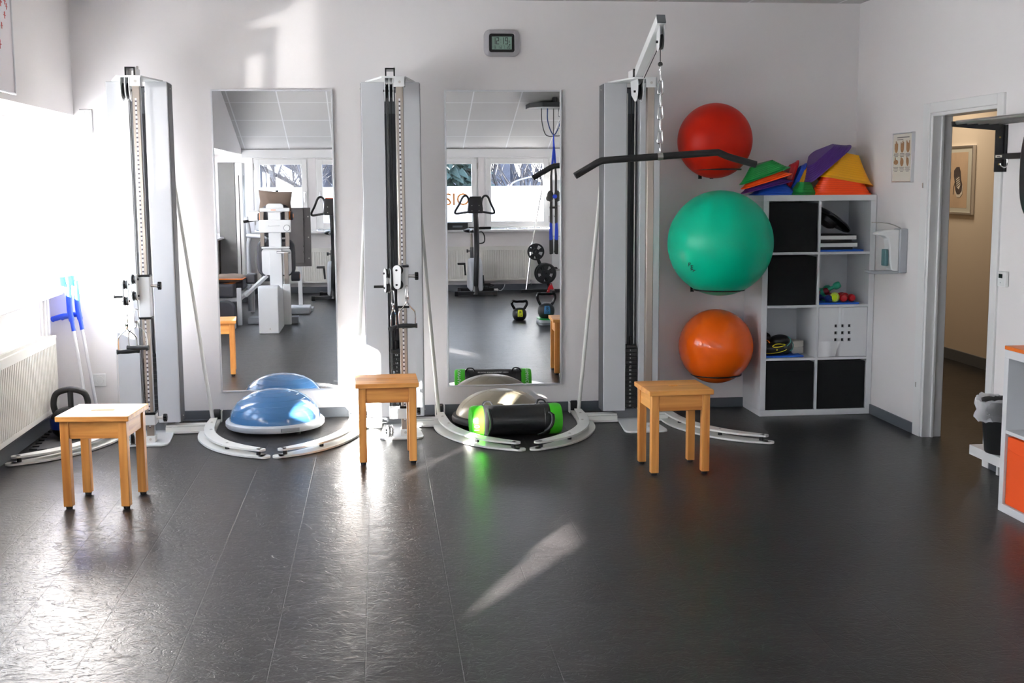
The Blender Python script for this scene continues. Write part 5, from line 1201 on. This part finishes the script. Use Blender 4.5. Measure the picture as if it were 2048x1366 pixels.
MB().prism(rbox(-0.29, 0.20, 0.02, 0.31, 0.09), 0.25, 0.34, axis='y').build('end_pad', upholstery_m, t, bevel=0.02, seg=3); MB().box(-0.04, 0.04, 0.0, 0.26, 0.10, 0.14).box(0.16, 0.20, 0.24, 0.36, 0.0, 0.12).box(-0.28, -0.24, 0.24, 0.36, 0.0, 0.12).build('end_bracket', white_m, t, bevel=0.003, merge=False)
cushion('seat_cushion', 'brown cushion with orange piping lying on the therapy bench', (-1.70, -5.93, 0.522), (0, 0, 0.1), 0.40, 0.40, 0.10, brown_m, orange_trim_m)
# tall pulley tower at the left wall, side on
t = thing('cable_column', 'tall column with a grey fabric side and a slotted white front at the left wall, seen in the left mirror', 'cable column', (-1.95, -8.62, 0))
MB().box(-0.165, 0.055, -0.34, 0.0, 0.06, 1.87).build('side_cover', grey_fabric_m, t, bevel=0.004)
MB().box(0.055, 0.155, -0.34, -0.01, 0.06, 1.865).build('front_cover', white_m, t, bevel=0.008)
MB().box(0.10, 0.112, -0.012, -0.006, 0.20, 1.70).box(0.153, 0.157, -0.19, -0.15, 0.20, 1.70).build('slot', black_m, t, merge=False)
MB().box(-0.16, 0.25, -0.36, 0.02, 0.0, 0.06).build('base_plate', mgrey_m, t, bevel=0.004)
# grey board behind the machine
t = thing('grey_board', 'dark grey rectangular board with bolts standing behind the training machine', 'board', (-0.95, -7.25, 0))
MB().box(-0.20, 0.115, -0.02, 0.0, 0.56, 1.285).build('board_panel', grey_board_m, t, bevel=0.003)
MB().box(-0.19, 0.03, 0.0, 0.012, 0.60, 1.27).build('raised_panel', grey_board_m, t, bevel=0.004)
m = MB()
for z in (0.66, 0.92, 1.175): m.cyl((0.085, 0, z), (0.085, 0.006, z), 0.008, n=12)
m.cyl((-0.165, 0.012, 1.25), (-0.165, 0.016, 1.25), 0.006, n=12); m.build('board_bolt', steel_m, t, merge=False)
MB().box(0.015, 0.022, 0.0, 0.0135, 0.80, 0.82).box(0.015, 0.022, 0.0, 0.0135, 0.73, 0.75).build('slot', black_m, t, merge=False)
MB().box(-0.06, -0.01, -0.07, -0.02, 0.04, 1.2).box(-0.22, 0.12, -0.20, 0.05, 0.0, 0.04).build('board_stand', white_m, t, bevel=0.004, merge=False)

# exercise bikes
def bike(label, loc, rz, top_m):
    t = thing('exercise_bike', label, 'exercise bike', loc, rz, 'exercise bikes')
    # local: front of the bike (handlebar) towards +y
    MB().box(-0.30, 0.30, -0.03, 0.03, 0.012, 0.062).box(-0.30, -0.25, -0.035, 0.035, 0.0, 0.066).box(0.25, 0.30, -0.035, 0.035, 0.0, 0.066).build('front_foot', black_m, t, bevel=0.006, merge=False)
    MB().box(-0.22, 0.22, -0.66, -0.60, 0.012, 0.062).box(-0.22, -0.17, -0.665, -0.595, 0.0, 0.066).box(0.17, 0.22, -0.665, -0.595, 0.0, 0.066).build('rear_foot', black_m, t, bevel=0.006, merge=False)
    MB().tube(smoothline([(0.0, -0.02, 0.05), (0.005, 0.0, 0.3), (0.018, 0.0, 0.65), (0.012, 0.02, 1.0), (0.0, 0.03, 1.22)], 6), (0.031, 0.036), 16).cyl((0, -0.02, 0.02), (0, -0.02, 0.14), 0.062, 0.036).build('front_column', gloss_black_m, t, merge=False)
    MB().prism([(-0.60, 0.06), (0.0, 0.06), (-0.02, 0.30), (-0.10, 0.46), (-0.26, 0.52), (-0.40, 0.50), (-0.52, 0.36)], -0.085, 0.105, axis='x').build('flywheel_cover', lgrey_m, t, bevel=0.035, seg=4)
    MB().tube([(-0.02, -0.40, 0.48), (-0.02, -0.44, 0.66)], 0.026, 14).build('seat_tube', black_m, t); MB().tube([(-0.02, -0.44, 0.62), (-0.02, -0.475, 0.86)], 0.020, 14).build('seat_post', MATS['post_grey'], t)
    MB().cyl((-0.075, -0.43, 0.61), (-0.04, -0.43, 0.61), 0.008).cyl((-0.095, -0.43, 0.61), (-0.072, -0.43, 0.61), 0.024).build('post_knob', black_m, t, merge=False)
    mb = MB(); mb.sphere((-0.02, -0.52, 0.90), (0.115, 0.10, 0.036), 22, 12).sphere((-0.02, -0.40, 0.90), (0.045, 0.14, 0.028), 18, 10); mb.build('saddle', gloss_black_m, t, merge=False)
    hd = MB().prism([(-0.105, 1.16), (0.105, 1.16), (0.112, 1.20), (0.085, 1.385), (-0.085, 1.385), (-0.112, 1.20)], 0.02, 0.075, axis='y').build('console', black_m, t, bevel=0.012, seg=3)
    MB().box(-0.08, 0.08, 0.015, 0.075, 1.384, 1.394).build('console_edge', top_m, hd)
    m = MB()
    for x in (-0.05, 0.05):
        for z in (1.195, 1.27): m.cyl((x, 0.075, z), (x, 0.079, z), 0.006, n=10)
    m.build('console_screw', steel_m, hd, merge=False)
    for s in (-1, 1):
        MB().tube(smoothline([(s*0.085, 0.03, 1.20), (s*0.09, 0.05, 1.34), (s*0.125, 0.08, 1.40), (s*0.175, 0.08, 1.385), (s*0.225, 0.02, 1.28), (s*0.275, -0.06, 1.185), (s*0.26, -0.08, 1.155), (s*0.18, -0.04, 1.165), (s*0.095, 0.03, 1.18)], 5), 0.015, 12).build('handlebar', rubber_m, t)
    for s, z in ((-1, 0.42), (1, 0.12)):
        x = s*0.125; c = MB().tube([(x, -0.30, 0.27), (x+s*0.01, -0.30, z)], (0.008, 0.014), 8).build('crank', gloss_black_m, t); MB().box(min(x, x+s*0.11), max(x, x+s*0.11), -0.345, -0.255, z, z+0.028).build('pedal', rubber_m, c, bevel=0.006)
    MB().tube(smoothline([(0.07, -0.40, 0.88), (0.13, -0.42, 0.88), (0.165, -0.44, 0.82), (0.155, -0.44, 0.73), (0.06, -0.44, 0.73), (0.05, -0.44, 0.86)], 5), 0.009, 10).build('seat_handle', black_m, t)
    return t
bike('black and grey exercise bike before the orange window letters, in the right mirror', (1.350, -9.02, 0), 0, black_m)
bike('exercise bike with an orange edged console at the right of the left mirror', (-0.625, -8.66, 0), 0, mat('console_orange', rgb(240, 96, 50), 0.4))
t = thing('adapter_cable', 'power adapter with a coiled cable on the floor beside the exercise bike', 'cable', (1.60, -9.62, 0))
MB().box(-0.10, 0.06, -0.05, 0.05, 0.0, 0.055).build('adapter_block', black_m, t, bevel=0.008); MB().cyl((0.06, 0, 0.03), (0.12, 0, 0.03), 0.02).build('plug', white_m, t)
MB().tube(smoothline([(0.12, 0, 0.03), (0.16, 0.02, 0.02), (0.21, -0.03, 0.06), (0.235, -0.13, 0.10)], 6), 0.005, 8).build('white_cord', white_m, t)
MB().tube(smoothline([(-0.02, 0.0, 0.055), (0.0, 0.02, 0.11), (0.06, 0.0, 0.10), (0.02, -0.02, 0.08), (-0.06, 0.0, 0.10), (-0.09, 0.0, 0.04)], 6), 0.006, 8).build('black_cord', black_m, t)
# things on the rear sill
t = thing('sill_box', 'long black box with a white label on the rear window sill', 'box', (1.145, -9.80, 0.904))
MB().box(-0.155, 0.155, -0.06, 0.06, 0.0, 0.105).build('box_body', black_m, t, bevel=0.004); MB().box(-0.07, 0.075, 0.0605, 0.062, 0.035, 0.062).build('box_label', mgrey_m, t)
tag(MB().tube(smoothline([(1.31, -9.79, 0.925), (1.42, -9.78, 0.925), (1.52, -9.79, 0.925), (1.64, -9.80, 0.925)], 4), [(0.013, 0.016)]*6+[(0.018, 0.020)]*7, 12).build('hand_grip_bar', gloss_black_m), 'short black grip bar lying on the rear window sill', 'bar')
# plate tree with two stacks of weight plates, long bar leaning at the window
t = thing('plate_rack', 'black weight plate rack with a red foot bracket by the rear right window', 'weight rack', (2.34, -9.42, 0))
MB().box(-0.30, 0.32, -0.03, 0.03, 0.0, 0.045).build('foot_bar', black_m, t, bevel=0.004); MB().box(0.11, 0.16, -0.30, 0.30, 0.0, 0.045).build('cross_foot', black_m, t, bevel=0.004)
MB().tube([(0.13, 0.02, 0.04), (-0.14, 0.02, 0.68)], (0.024, 0.024), 4).build('leaning_post', black_m, t)
MB().prism([(0.06, 0.0), (0.19, 0.0), (0.14, 0.13), (0.11, 0.13)], 0.045, 0.053, axis='y').build('red_bracket', red_m, t, bevel=0.002)
m = MB()
for x, z in ((0.08, 0.025), (0.17, 0.04), (0.125, 0.115)): m.cyl((x, 0.053, z), (x, 0.058, z), 0.008, n=10)
m.build('bracket_bolt', steel_m, t, merge=False)
for x, z in ((-0.11, 0.60), (0.03, 0.29)): MB().cyl((x, 0.0, z), (x, 0.24, z), 0.013).build('plate_peg', black_m, t)
MB().cyl((0.10, 0.10, 0.335), (0.34, 0.16, 0.335), 0.011).build('chrome_peg', chrome_m, t)
def plate(label, loc, R, th):
    p = thing('weight_plate', label, 'weight plate', loc, group='weight plates on the rack')
    mb = MB()
    n = 60; pr = [(R*0.20, -th*0.5), (R*0.20, th*0.5), (R*0.34, th*0.5), (R*0.36, th*0.25), (R*0.40, th*0.22)]
    mb.lathe([(R*0.13, -th/2), (R*0.13, th/2), (R*0.36, th/2), (R*0.38, th*0.28), (R*0.38, -th*0.28), (R*0.36, -th/2), (R*0.13, -th/2)], n=n, axis='y')
    mb.lathe([(R*0.80, -th*0.28), (R*0.80, th*0.28), (R*0.84, th/2), (R*0.97, th/2), (R, th*0.36), (R, -th*0.36), (R*0.97, -th/2), (R*0.84, -th/2), (R*0.80, -th*0.28)], n=n, axis='y')
    for k in range(5):
        a = 2*PI*k/5+0.3; w_ = 0.34; a0, a1 = a-w_, a+w_; pts = []
        for i in range(5): q = a0+(a1-a0)*i/4; pts.append((R*0.36*math.cos(q), R*0.36*math.sin(q)))
        for i in range(5): q = a1-(a1-a0)*i/4; pts.append((R*0.82*math.cos(q), R*0.82*math.sin(q)))
        mb.prism(pts, -th*0.26, th*0.26, axis='y')
    mb.build('plate_disc', iron_m, p, merge=False)
    return p
plate('smaller upper weight plate on the leaning rack post', (2.23, -9.22, 0.60), 0.122, 0.035)
plate('large front weight plate on the lower peg of the rack', (2.375, -9.20, 0.29), 0.148, 0.035); plate('large weight plate half hidden behind the front one on the lower peg', (2.36, -9.25, 0.29), 0.150, 0.035)
tag(MB().tube([(2.135, -9.62, 0.0), (2.22, -9.66, 0.62), (2.235, -9.665, 0.72)], 0.014, 14).tube([(2.235, -9.665, 0.72), (2.395, -9.745, 1.50)], 0.010, 12).build('long_bar', chrome_m, merge=False), 'long chromed bar leaning against the rear window behind the plates', 'barbell bar')
# white storage upright with black pegs beside the rear wall
t = thing('storage_upright', 'white storage panel with black pegs right of the hanging slings', 'storage rack', (2.74, -9.62, 0))
MB().box(-0.22, 0.25, -0.04, 0.0, 0.02, 1.62).build('rack_panel', white_m, t, bevel=0.004)
MB().box(-0.24, 0.25, 0.0, 0.16, 0.80, 0.815).box(-0.24, 0.25, 0.0, 0.16, 1.235, 1.25).build('rack_shelf', steel_m, t, merge=False)
for z in (0.34, 0.58, 1.10): MB().cyl((-0.18, 0.0, z), (-0.18, 0.14, z), 0.014).cyl((-0.18, 0.12, z), (-0.18, 0.145, z), 0.022, n=20).build('rack_peg', black_m, t, merge=False)
# kettlebells and pad
def kettlebell(label, loc, R, H, m_label, txt, rz=0):
    t = thing('kettlebell', label, 'kettlebell', loc, rz, 'kettlebells in the right mirror')
    MB().lathe([(0.0, 0.0), (R*0.60, 0.0), (R*0.80, R*0.18), (R*0.97, R*0.55), (R, R*0.88), (R*0.95, R*1.22), (R*0.74, R*1.55), (R*0.40, R*1.74), (0, R*1.78)], n=44).build('bell', iron_m, t)
    w = R*0.98; pts = smoothline([(-w*0.55, 0, R*1.40), (-w*0.80, 0, R*1.75), (-w*1.06, 0, H*0.80), (-w*0.95, 0, H*0.945), (-w*0.5, 0, H-0.017), (0, 0, H-0.016), (w*0.5, 0, H-0.017), (w*0.95, 0, H*0.945), (w*1.06, 0, H*0.80), (w*0.80, 0, R*1.75), (w*0.55, 0, R*1.40)], 6)
    MB().tube(pts, 0.0155, 14).build('handle', gloss_black_m, t)
    vs, fs = [], []
    nz, na = 10, 8
    prof = [(R*0.97, R*0.55), (R, R*0.88), (R*0.95, R*1.22), (R*0.78, R*1.50)]
    def rad(z):
        for (r0, z0), (r1, z1) in zip(prof, prof[1:]):
            if z0 <= z <= z1: return r0+(r1-r0)*(z-z0)/(z1-z0)
        return prof[-1][0]
    for i in range(nz+1):
        z = R*0.56+(R*0.93)*i/nz
        for j in range(na+1): a = PI/2 + (-0.36+0.72*j/na); r = rad(z)+0.0015; vs.append((r*math.cos(a), r*math.sin(a), z))
    for i in range(nz):
        for j in range(na): q = i*(na+1)+j; fs.append((q, q+1, q+na+2, q+na+1))
    MB().add(vs, fs).build('weight_label', m_label, t)
    text_mesh('printed_text', [(txt, R*0.62, face_py(0, R+0.003, R*1.18)), ('KG', R*0.34, face_py(0, R+0.003, R*0.74))], ink_m, t)
kettlebell('small black kettlebell with a lime yellow label standing on the floor', (1.60, -5.80, 0), 0.083, 0.232, lime_m, '4')
t = thing('balance_pad', 'flat grey balance pad with a green edge under the blue labelled kettlebell', 'balance pad', (1.935, -5.33, 0))
MB().prism(rrect(0.185, 0.16, 0.05), 0.0, 0.030).build('lower_pad', mgrey_m, t, bevel=0.006); MB().prism(rrect(0.178, 0.152, 0.05), 0.030, 0.062).build('upper_pad', lgrey_m, t, bevel=0.004); MB().prism(rrect(0.181, 0.155, 0.05), 0.062, 0.070).build('green_edge', greenp_m, t)
kettlebell('larger black kettlebell with a blue label standing on the grey balance pad', (1.848, -5.34, 0.0705), 0.095, 0.285, label_blue_m, '8')

# sling trainer hanging from a black ceiling mount
t = thing('ceiling_mount', 'black steel ceiling mount with hanging hooks in the right mirror', 'ceiling mount', (2.32, -7.75, 0))
MB().prism([(-0.20, 0.12), (0.45, 0.12), (0.45, -0.45), (-0.35, -0.45), (-0.35, -0.05)], 2.54, 2.60).build('mount_plate', black_m, t, bevel=0.004)
MB().box(0.10, 0.16, -0.30, 0.0, 2.36, 2.54).build('mount_web', black_m, t); MB().cyl((0.0, -0.2, 2.60), (0.0, -0.2, 2.72), 0.03).cyl((0.3, -0.2, 2.60), (0.3, -0.2, 2.72), 0.03).build('ceiling_anchor', black_m, t, merge=False)
carabiner_mb(MB(), (0.06, -0.10, 2.545), 0.12, 0.05, 0.2, 0.005).build('snap_hook', chrome_m, t); carabiner_mb(carabiner_mb(MB(), (0.06, -0.10, 2.43), 0.07, 0.04, 1.4, 0.004), (0.06, -0.10, 2.365), 0.09, 0.05, 0.3, 0.004).build('snap_hook', chrome_m, t)
def cord(label, pts, m, r): tag(MB().tube(smoothline(pts, 8), r, 8).build('elastic_cord', m), label, 'cord', 'cords looped under the ceiling mount')
cord('wide outer cord loop under the ceiling mount', [(2.15, -7.95, 2.545), (2.16, -8.0, 2.38), (2.20, -8.0, 2.22), (2.26, -8.0, 2.18), (2.32, -8.0, 2.185), (2.40, -8.0, 2.19), (2.46, -8.0, 2.25), (2.50, -8.0, 2.42), (2.51, -7.95, 2.545)], sling_m, 0.006)
cord('inner blue cord loop under the ceiling mount', [(2.23, -7.95, 2.545), (2.235, -8.0, 2.40), (2.27, -8.0, 2.27), (2.32, -8.0, 2.20), (2.37, -8.0, 2.27), (2.41, -8.0, 2.40), (2.41, -7.95, 2.545)], rope_blue_m, 0.007)
t = thing('sling_trainer', 'black and blue sling trainer with foot loops hanging from the ceiling mount', 'sling trainer', (2.315, -8.0, 0))
MB().tube([(0.0, 0.0, 2.545), (0.0, 0.0, 2.19)], 0.006, 8).build('hanging_rope', sling_m, t)
m = MB().tube([(0.0, 0, 2.20), (0.0, 0, 2.02), (-0.008, 0, 1.92), (-0.018, 0, 1.80)], [(0.012, 0.008), (0.014, 0.012), (0.012, 0.015), (0.008, 0.016)], 10).tube([(0.0, 0, 2.15), (0.012, 0, 1.98), (0.022, 0, 1.80)], [(0.01, 0.006), (0.012, 0.012), (0.008, 0.014)], 10); m.build('blue_webbing', sling_blue_m, t, merge=False)
MB().torus((-0.02, 0, 1.785), 0.018, 0.0045, axis='y', n=20, m=8).torus((0.02, 0, 1.785), 0.018, 0.0045, axis='y', n=20, m=8).build('buckle_ring', brass_m, t, merge=False)
for s in (-1, 1):
    m = MB().tube([(s*0.022, 0, 1.79), (s*0.032, 0.0, 1.66), (s*0.030, 0.0, 1.44), (s*0.034, 0, 1.24), (s*0.034, 0, 1.04)], [(0.006, 0.012), (0.007, 0.016), (0.008, 0.018), (0.008, 0.020), (0.008, 0.020)], 10); m.build('black_webbing', sling_m, t)
    MB().tube([(s*0.036, 0, 1.05), (s*0.038, 0, 0.92), (s*0.034, 0, 0.78)], [(0.008, 0.018), (0.010, 0.024), (0.012, 0.026)], 10).build('blue_webbing', sling_blue_m, t)
    MB().tube(smoothline([(s*0.034, 0.0, 0.83), (s*0.036, 0.01, 0.74), (s*0.034, 0.012, 0.66), (s*0.032, 0.0, 0.64), (s*0.030, -0.012, 0.68), (s*0.030, -0.01, 0.80)], 4), (0.010, 0.026), 10).build('foot_loop', rubber_m, t)
    m = MB(); m.sphere((s*0.045, 0.01, 1.40), (0.045, 0.03, 0.075), 14, 10).sphere((s*0.075, 0.01, 1.37), (0.028, 0.02, 0.035), 10, 8); m.build('strap_bundle', sling_m, t, merge=False)
MB().sphere((0.012, 0.035, 1.395), (0.032, 0.014, 0.028), 14, 8).build('blue_patch', sling_blue_m, t)
MB().box(-0.055, 0.05, -0.012, 0.014, 1.235, 1.262).build('cross_strap', sling_m, t, bevel=0.004)

# ================================================================== outside the rear windows
struct(MB().box(-11, 60, -90, -13, -3.6, -3.5).build('ground_outside', ground_m))
rt_ = random.Random(11)
def bare_tree(label, loc, h):
    mb = MB()
    def grow(p, d, L, r, depth):
        q = p + d*L; mid = p + d*L*0.5 + Vector((rt_.uniform(-1, 1), rt_.uniform(-1, 1), 0))*L*0.05
        mb.tube([p, mid, q], [r, r*0.85, r*0.68], 5 if depth > 1 else 7)
        if depth >= 5: return
        for k in range(3 if depth < 4 else 2):
            nd = (d + Vector((rt_.uniform(-1, 1), rt_.uniform(-1, 1), rt_.uniform(-0.15, 0.6)))*(0.62 if depth else 0.45)).normalized(); grow(q if k else p + d*L*rt_.uniform(0.55, 0.9), nd, L*rt_.uniform(0.62, 0.82), r*0.62, depth+1)
    grow(Vector((0, 0, 0)), Vector((0.03, 0.02, 1)).normalized(), h*0.26, h*0.011, 0)
    o = mb.build('bare_tree', bark_m, None, loc=loc, merge=False); tag(o, label, 'tree', 'trees beyond the rear windows')
for lab, x, y, h in (('bare winter tree seen through the right pane of the right mirror', 4.3, -32, 9.5), ('bare winter tree half behind the window post in the right mirror', 5.6, -36, 9), ('bare winter tree above the white gable in the left mirror', -3.0, -36, 10), ('bare winter tree beside the snowy roof at the right of the left mirror', -1.9, -30, 8.5)):
    bare_tree(lab, (x, y, -3.5), h)
def conifer(label, loc, H, R0):
    mb = MB(); n = int(1800*R0/2.1)
    for i in range(n):
        z = rt_.uniform(0.08, 0.97)*H; R = R0*(1-z/(H*1.03))+0.12; a = rt_.uniform(0, 2*PI); r = R*math.sqrt(rt_.uniform(0.1, 1)); c_ = Vector((r*math.cos(a), r*math.sin(a), z)); o_ = Vector((math.cos(a), math.sin(a), -0.35))
        s_ = rt_.uniform(0.25, 0.5)*R0/2.1*1.2; sd = Vector((-math.sin(a), math.cos(a), 0)); mb.add([c_ - sd*s_*0.35, c_ + sd*s_*0.35, c_ + o_*s_, c_ + Vector((0, 0, s_*0.35))], [(0, 1, 2), (0, 2, 3), (1, 3, 2), (0, 3, 1)])
    et = thing('conifer_tree', label, 'tree', loc, group=None); mb.build('needle_crown', conifer_m, et, merge=False); MB().cyl((0, 0, 0), (0, 0, H*0.95), 0.10*R0, 0.04).build('trunk', bark_m, et)
conifer('dark evergreen tree seen through the left pane of the right mirror', (2.2, -31, -3.5), 10, 2.1)
mb = MB()  # added hedge, out of view; keeps sun out of the rear windows
for i in range(6500):
    c_ = Vector((rt_.uniform(-7.1, -3.1), rt_.uniform(-19.2, -18.2), rt_.uniform(-3.4, 6.6))); a = rt_.uniform(0, 2*PI); s_ = rt_.uniform(0.35, 0.6); o_ = Vector((math.cos(a), math.sin(a), 0.3)); sd = Vector((-math.sin(a), math.cos(a), 0))
    mb.add([c_ - sd*s_*0.4, c_ + sd*s_*0.4, c_ + o_*s_, c_ + Vector((0, 0, s_*0.4))], [(0, 1, 2), (0, 2, 3), (1, 3, 2), (0, 3, 1)])
hg = mb.build('sun_block_hedge', conifer_m, None, merge=False); hg['kind'] = 'stuff'; hg['label'] = 'unseen tall dark hedge added outside the rear windows to block the sun'; hg['category'] = 'hedge'
wd = MB(); N_ = 160; vs = []; prof = [rt_.uniform(2.6, 6.2)+2*math.sin(i*0.13) for i in range(N_+1)]
for k, (yy, zz) in enumerate(((-62, 0), (-62, 1), (-66, 0.8), (-66, 0))):
    for i in range(N_+1): vs.append((-12+i*0.5, yy+rt_.uniform(-1, 1), -3.5+zz*(prof[i]+3.5+rt_.uniform(-0.5, 0.5))))
fs = []
for k in range(3):
    for i in range(N_): a = k*(N_+1)+i; fs.append((a, a+1, a+N_+2, a+N_+1))
wd.add(vs, fs); wo = wd.build('distant_woodland', woods_m, None); wo['kind'] = 'stuff'; wo['label'] = 'blue grey wooded slope far behind the trees outside the rear windows'; wo['category'] = 'woodland'
hs_ = thing('neighbour_house', 'neighbouring house with a white frosted roof and dark chimney in the left mirror', 'house', (-5.6, -40, -3.5))
MB().prism([(-2.6, 0), (3.6, 0), (3.6, 4.6), (0.2, 6.6), (-2.6, 4.9)], -8, 0, axis='y').build('house_wall', house_m, hs_)
m = MB(); m.add([(-0.4, 0.5, 6.95), (4.2, 0.5, 4.45), (4.2, -8.4, 4.45), (-0.4, -8.4, 6.95), (-0.4, 0.5, 6.75), (4.2, 0.5, 4.25), (4.2, -8.4, 4.25), (-0.4, -8.4, 6.75)], [(0, 1, 2, 3), (7, 6, 5, 4), (0, 4, 5, 1), (1, 5, 6, 2), (2, 6, 7, 3), (3, 7, 4, 0)])
m.box(-3.0, -0.4, -8.4, 0.5, 6.75, 6.95); m.build('frosted_roof', roof_m, hs_, merge=False); MB().box(1.35, 1.75, -0.2, 0.35, 5.2, 6.2).build('chimney', dgrey_m, hs_)
tag(MB().box(2.6, 9, -48, -46, -3.5, 1.7).build('neighbour_block', house_m), 'low grey blue block beyond the trees in the right mirror', 'house')
sl_ = thing('street_lamp', 'pale curved street lamp outside the rear window in the right mirror', 'street lamp', (3.55, -28, -3.5))
MB().tube(smoothline([(0.25, 0, 0), (0.25, 0, 4.6), (0.32, 0, 4.98), (0.55, 0, 5.18), (1.4, 0, 5.38)], 6), 0.024, 10).build('lamp_post', mgrey_m, sl_); MB().sphere((1.62, 0, 5.43), (0.28, 0.09, 0.04), 14, 8).build('lamp_head', mgrey_m, sl_)
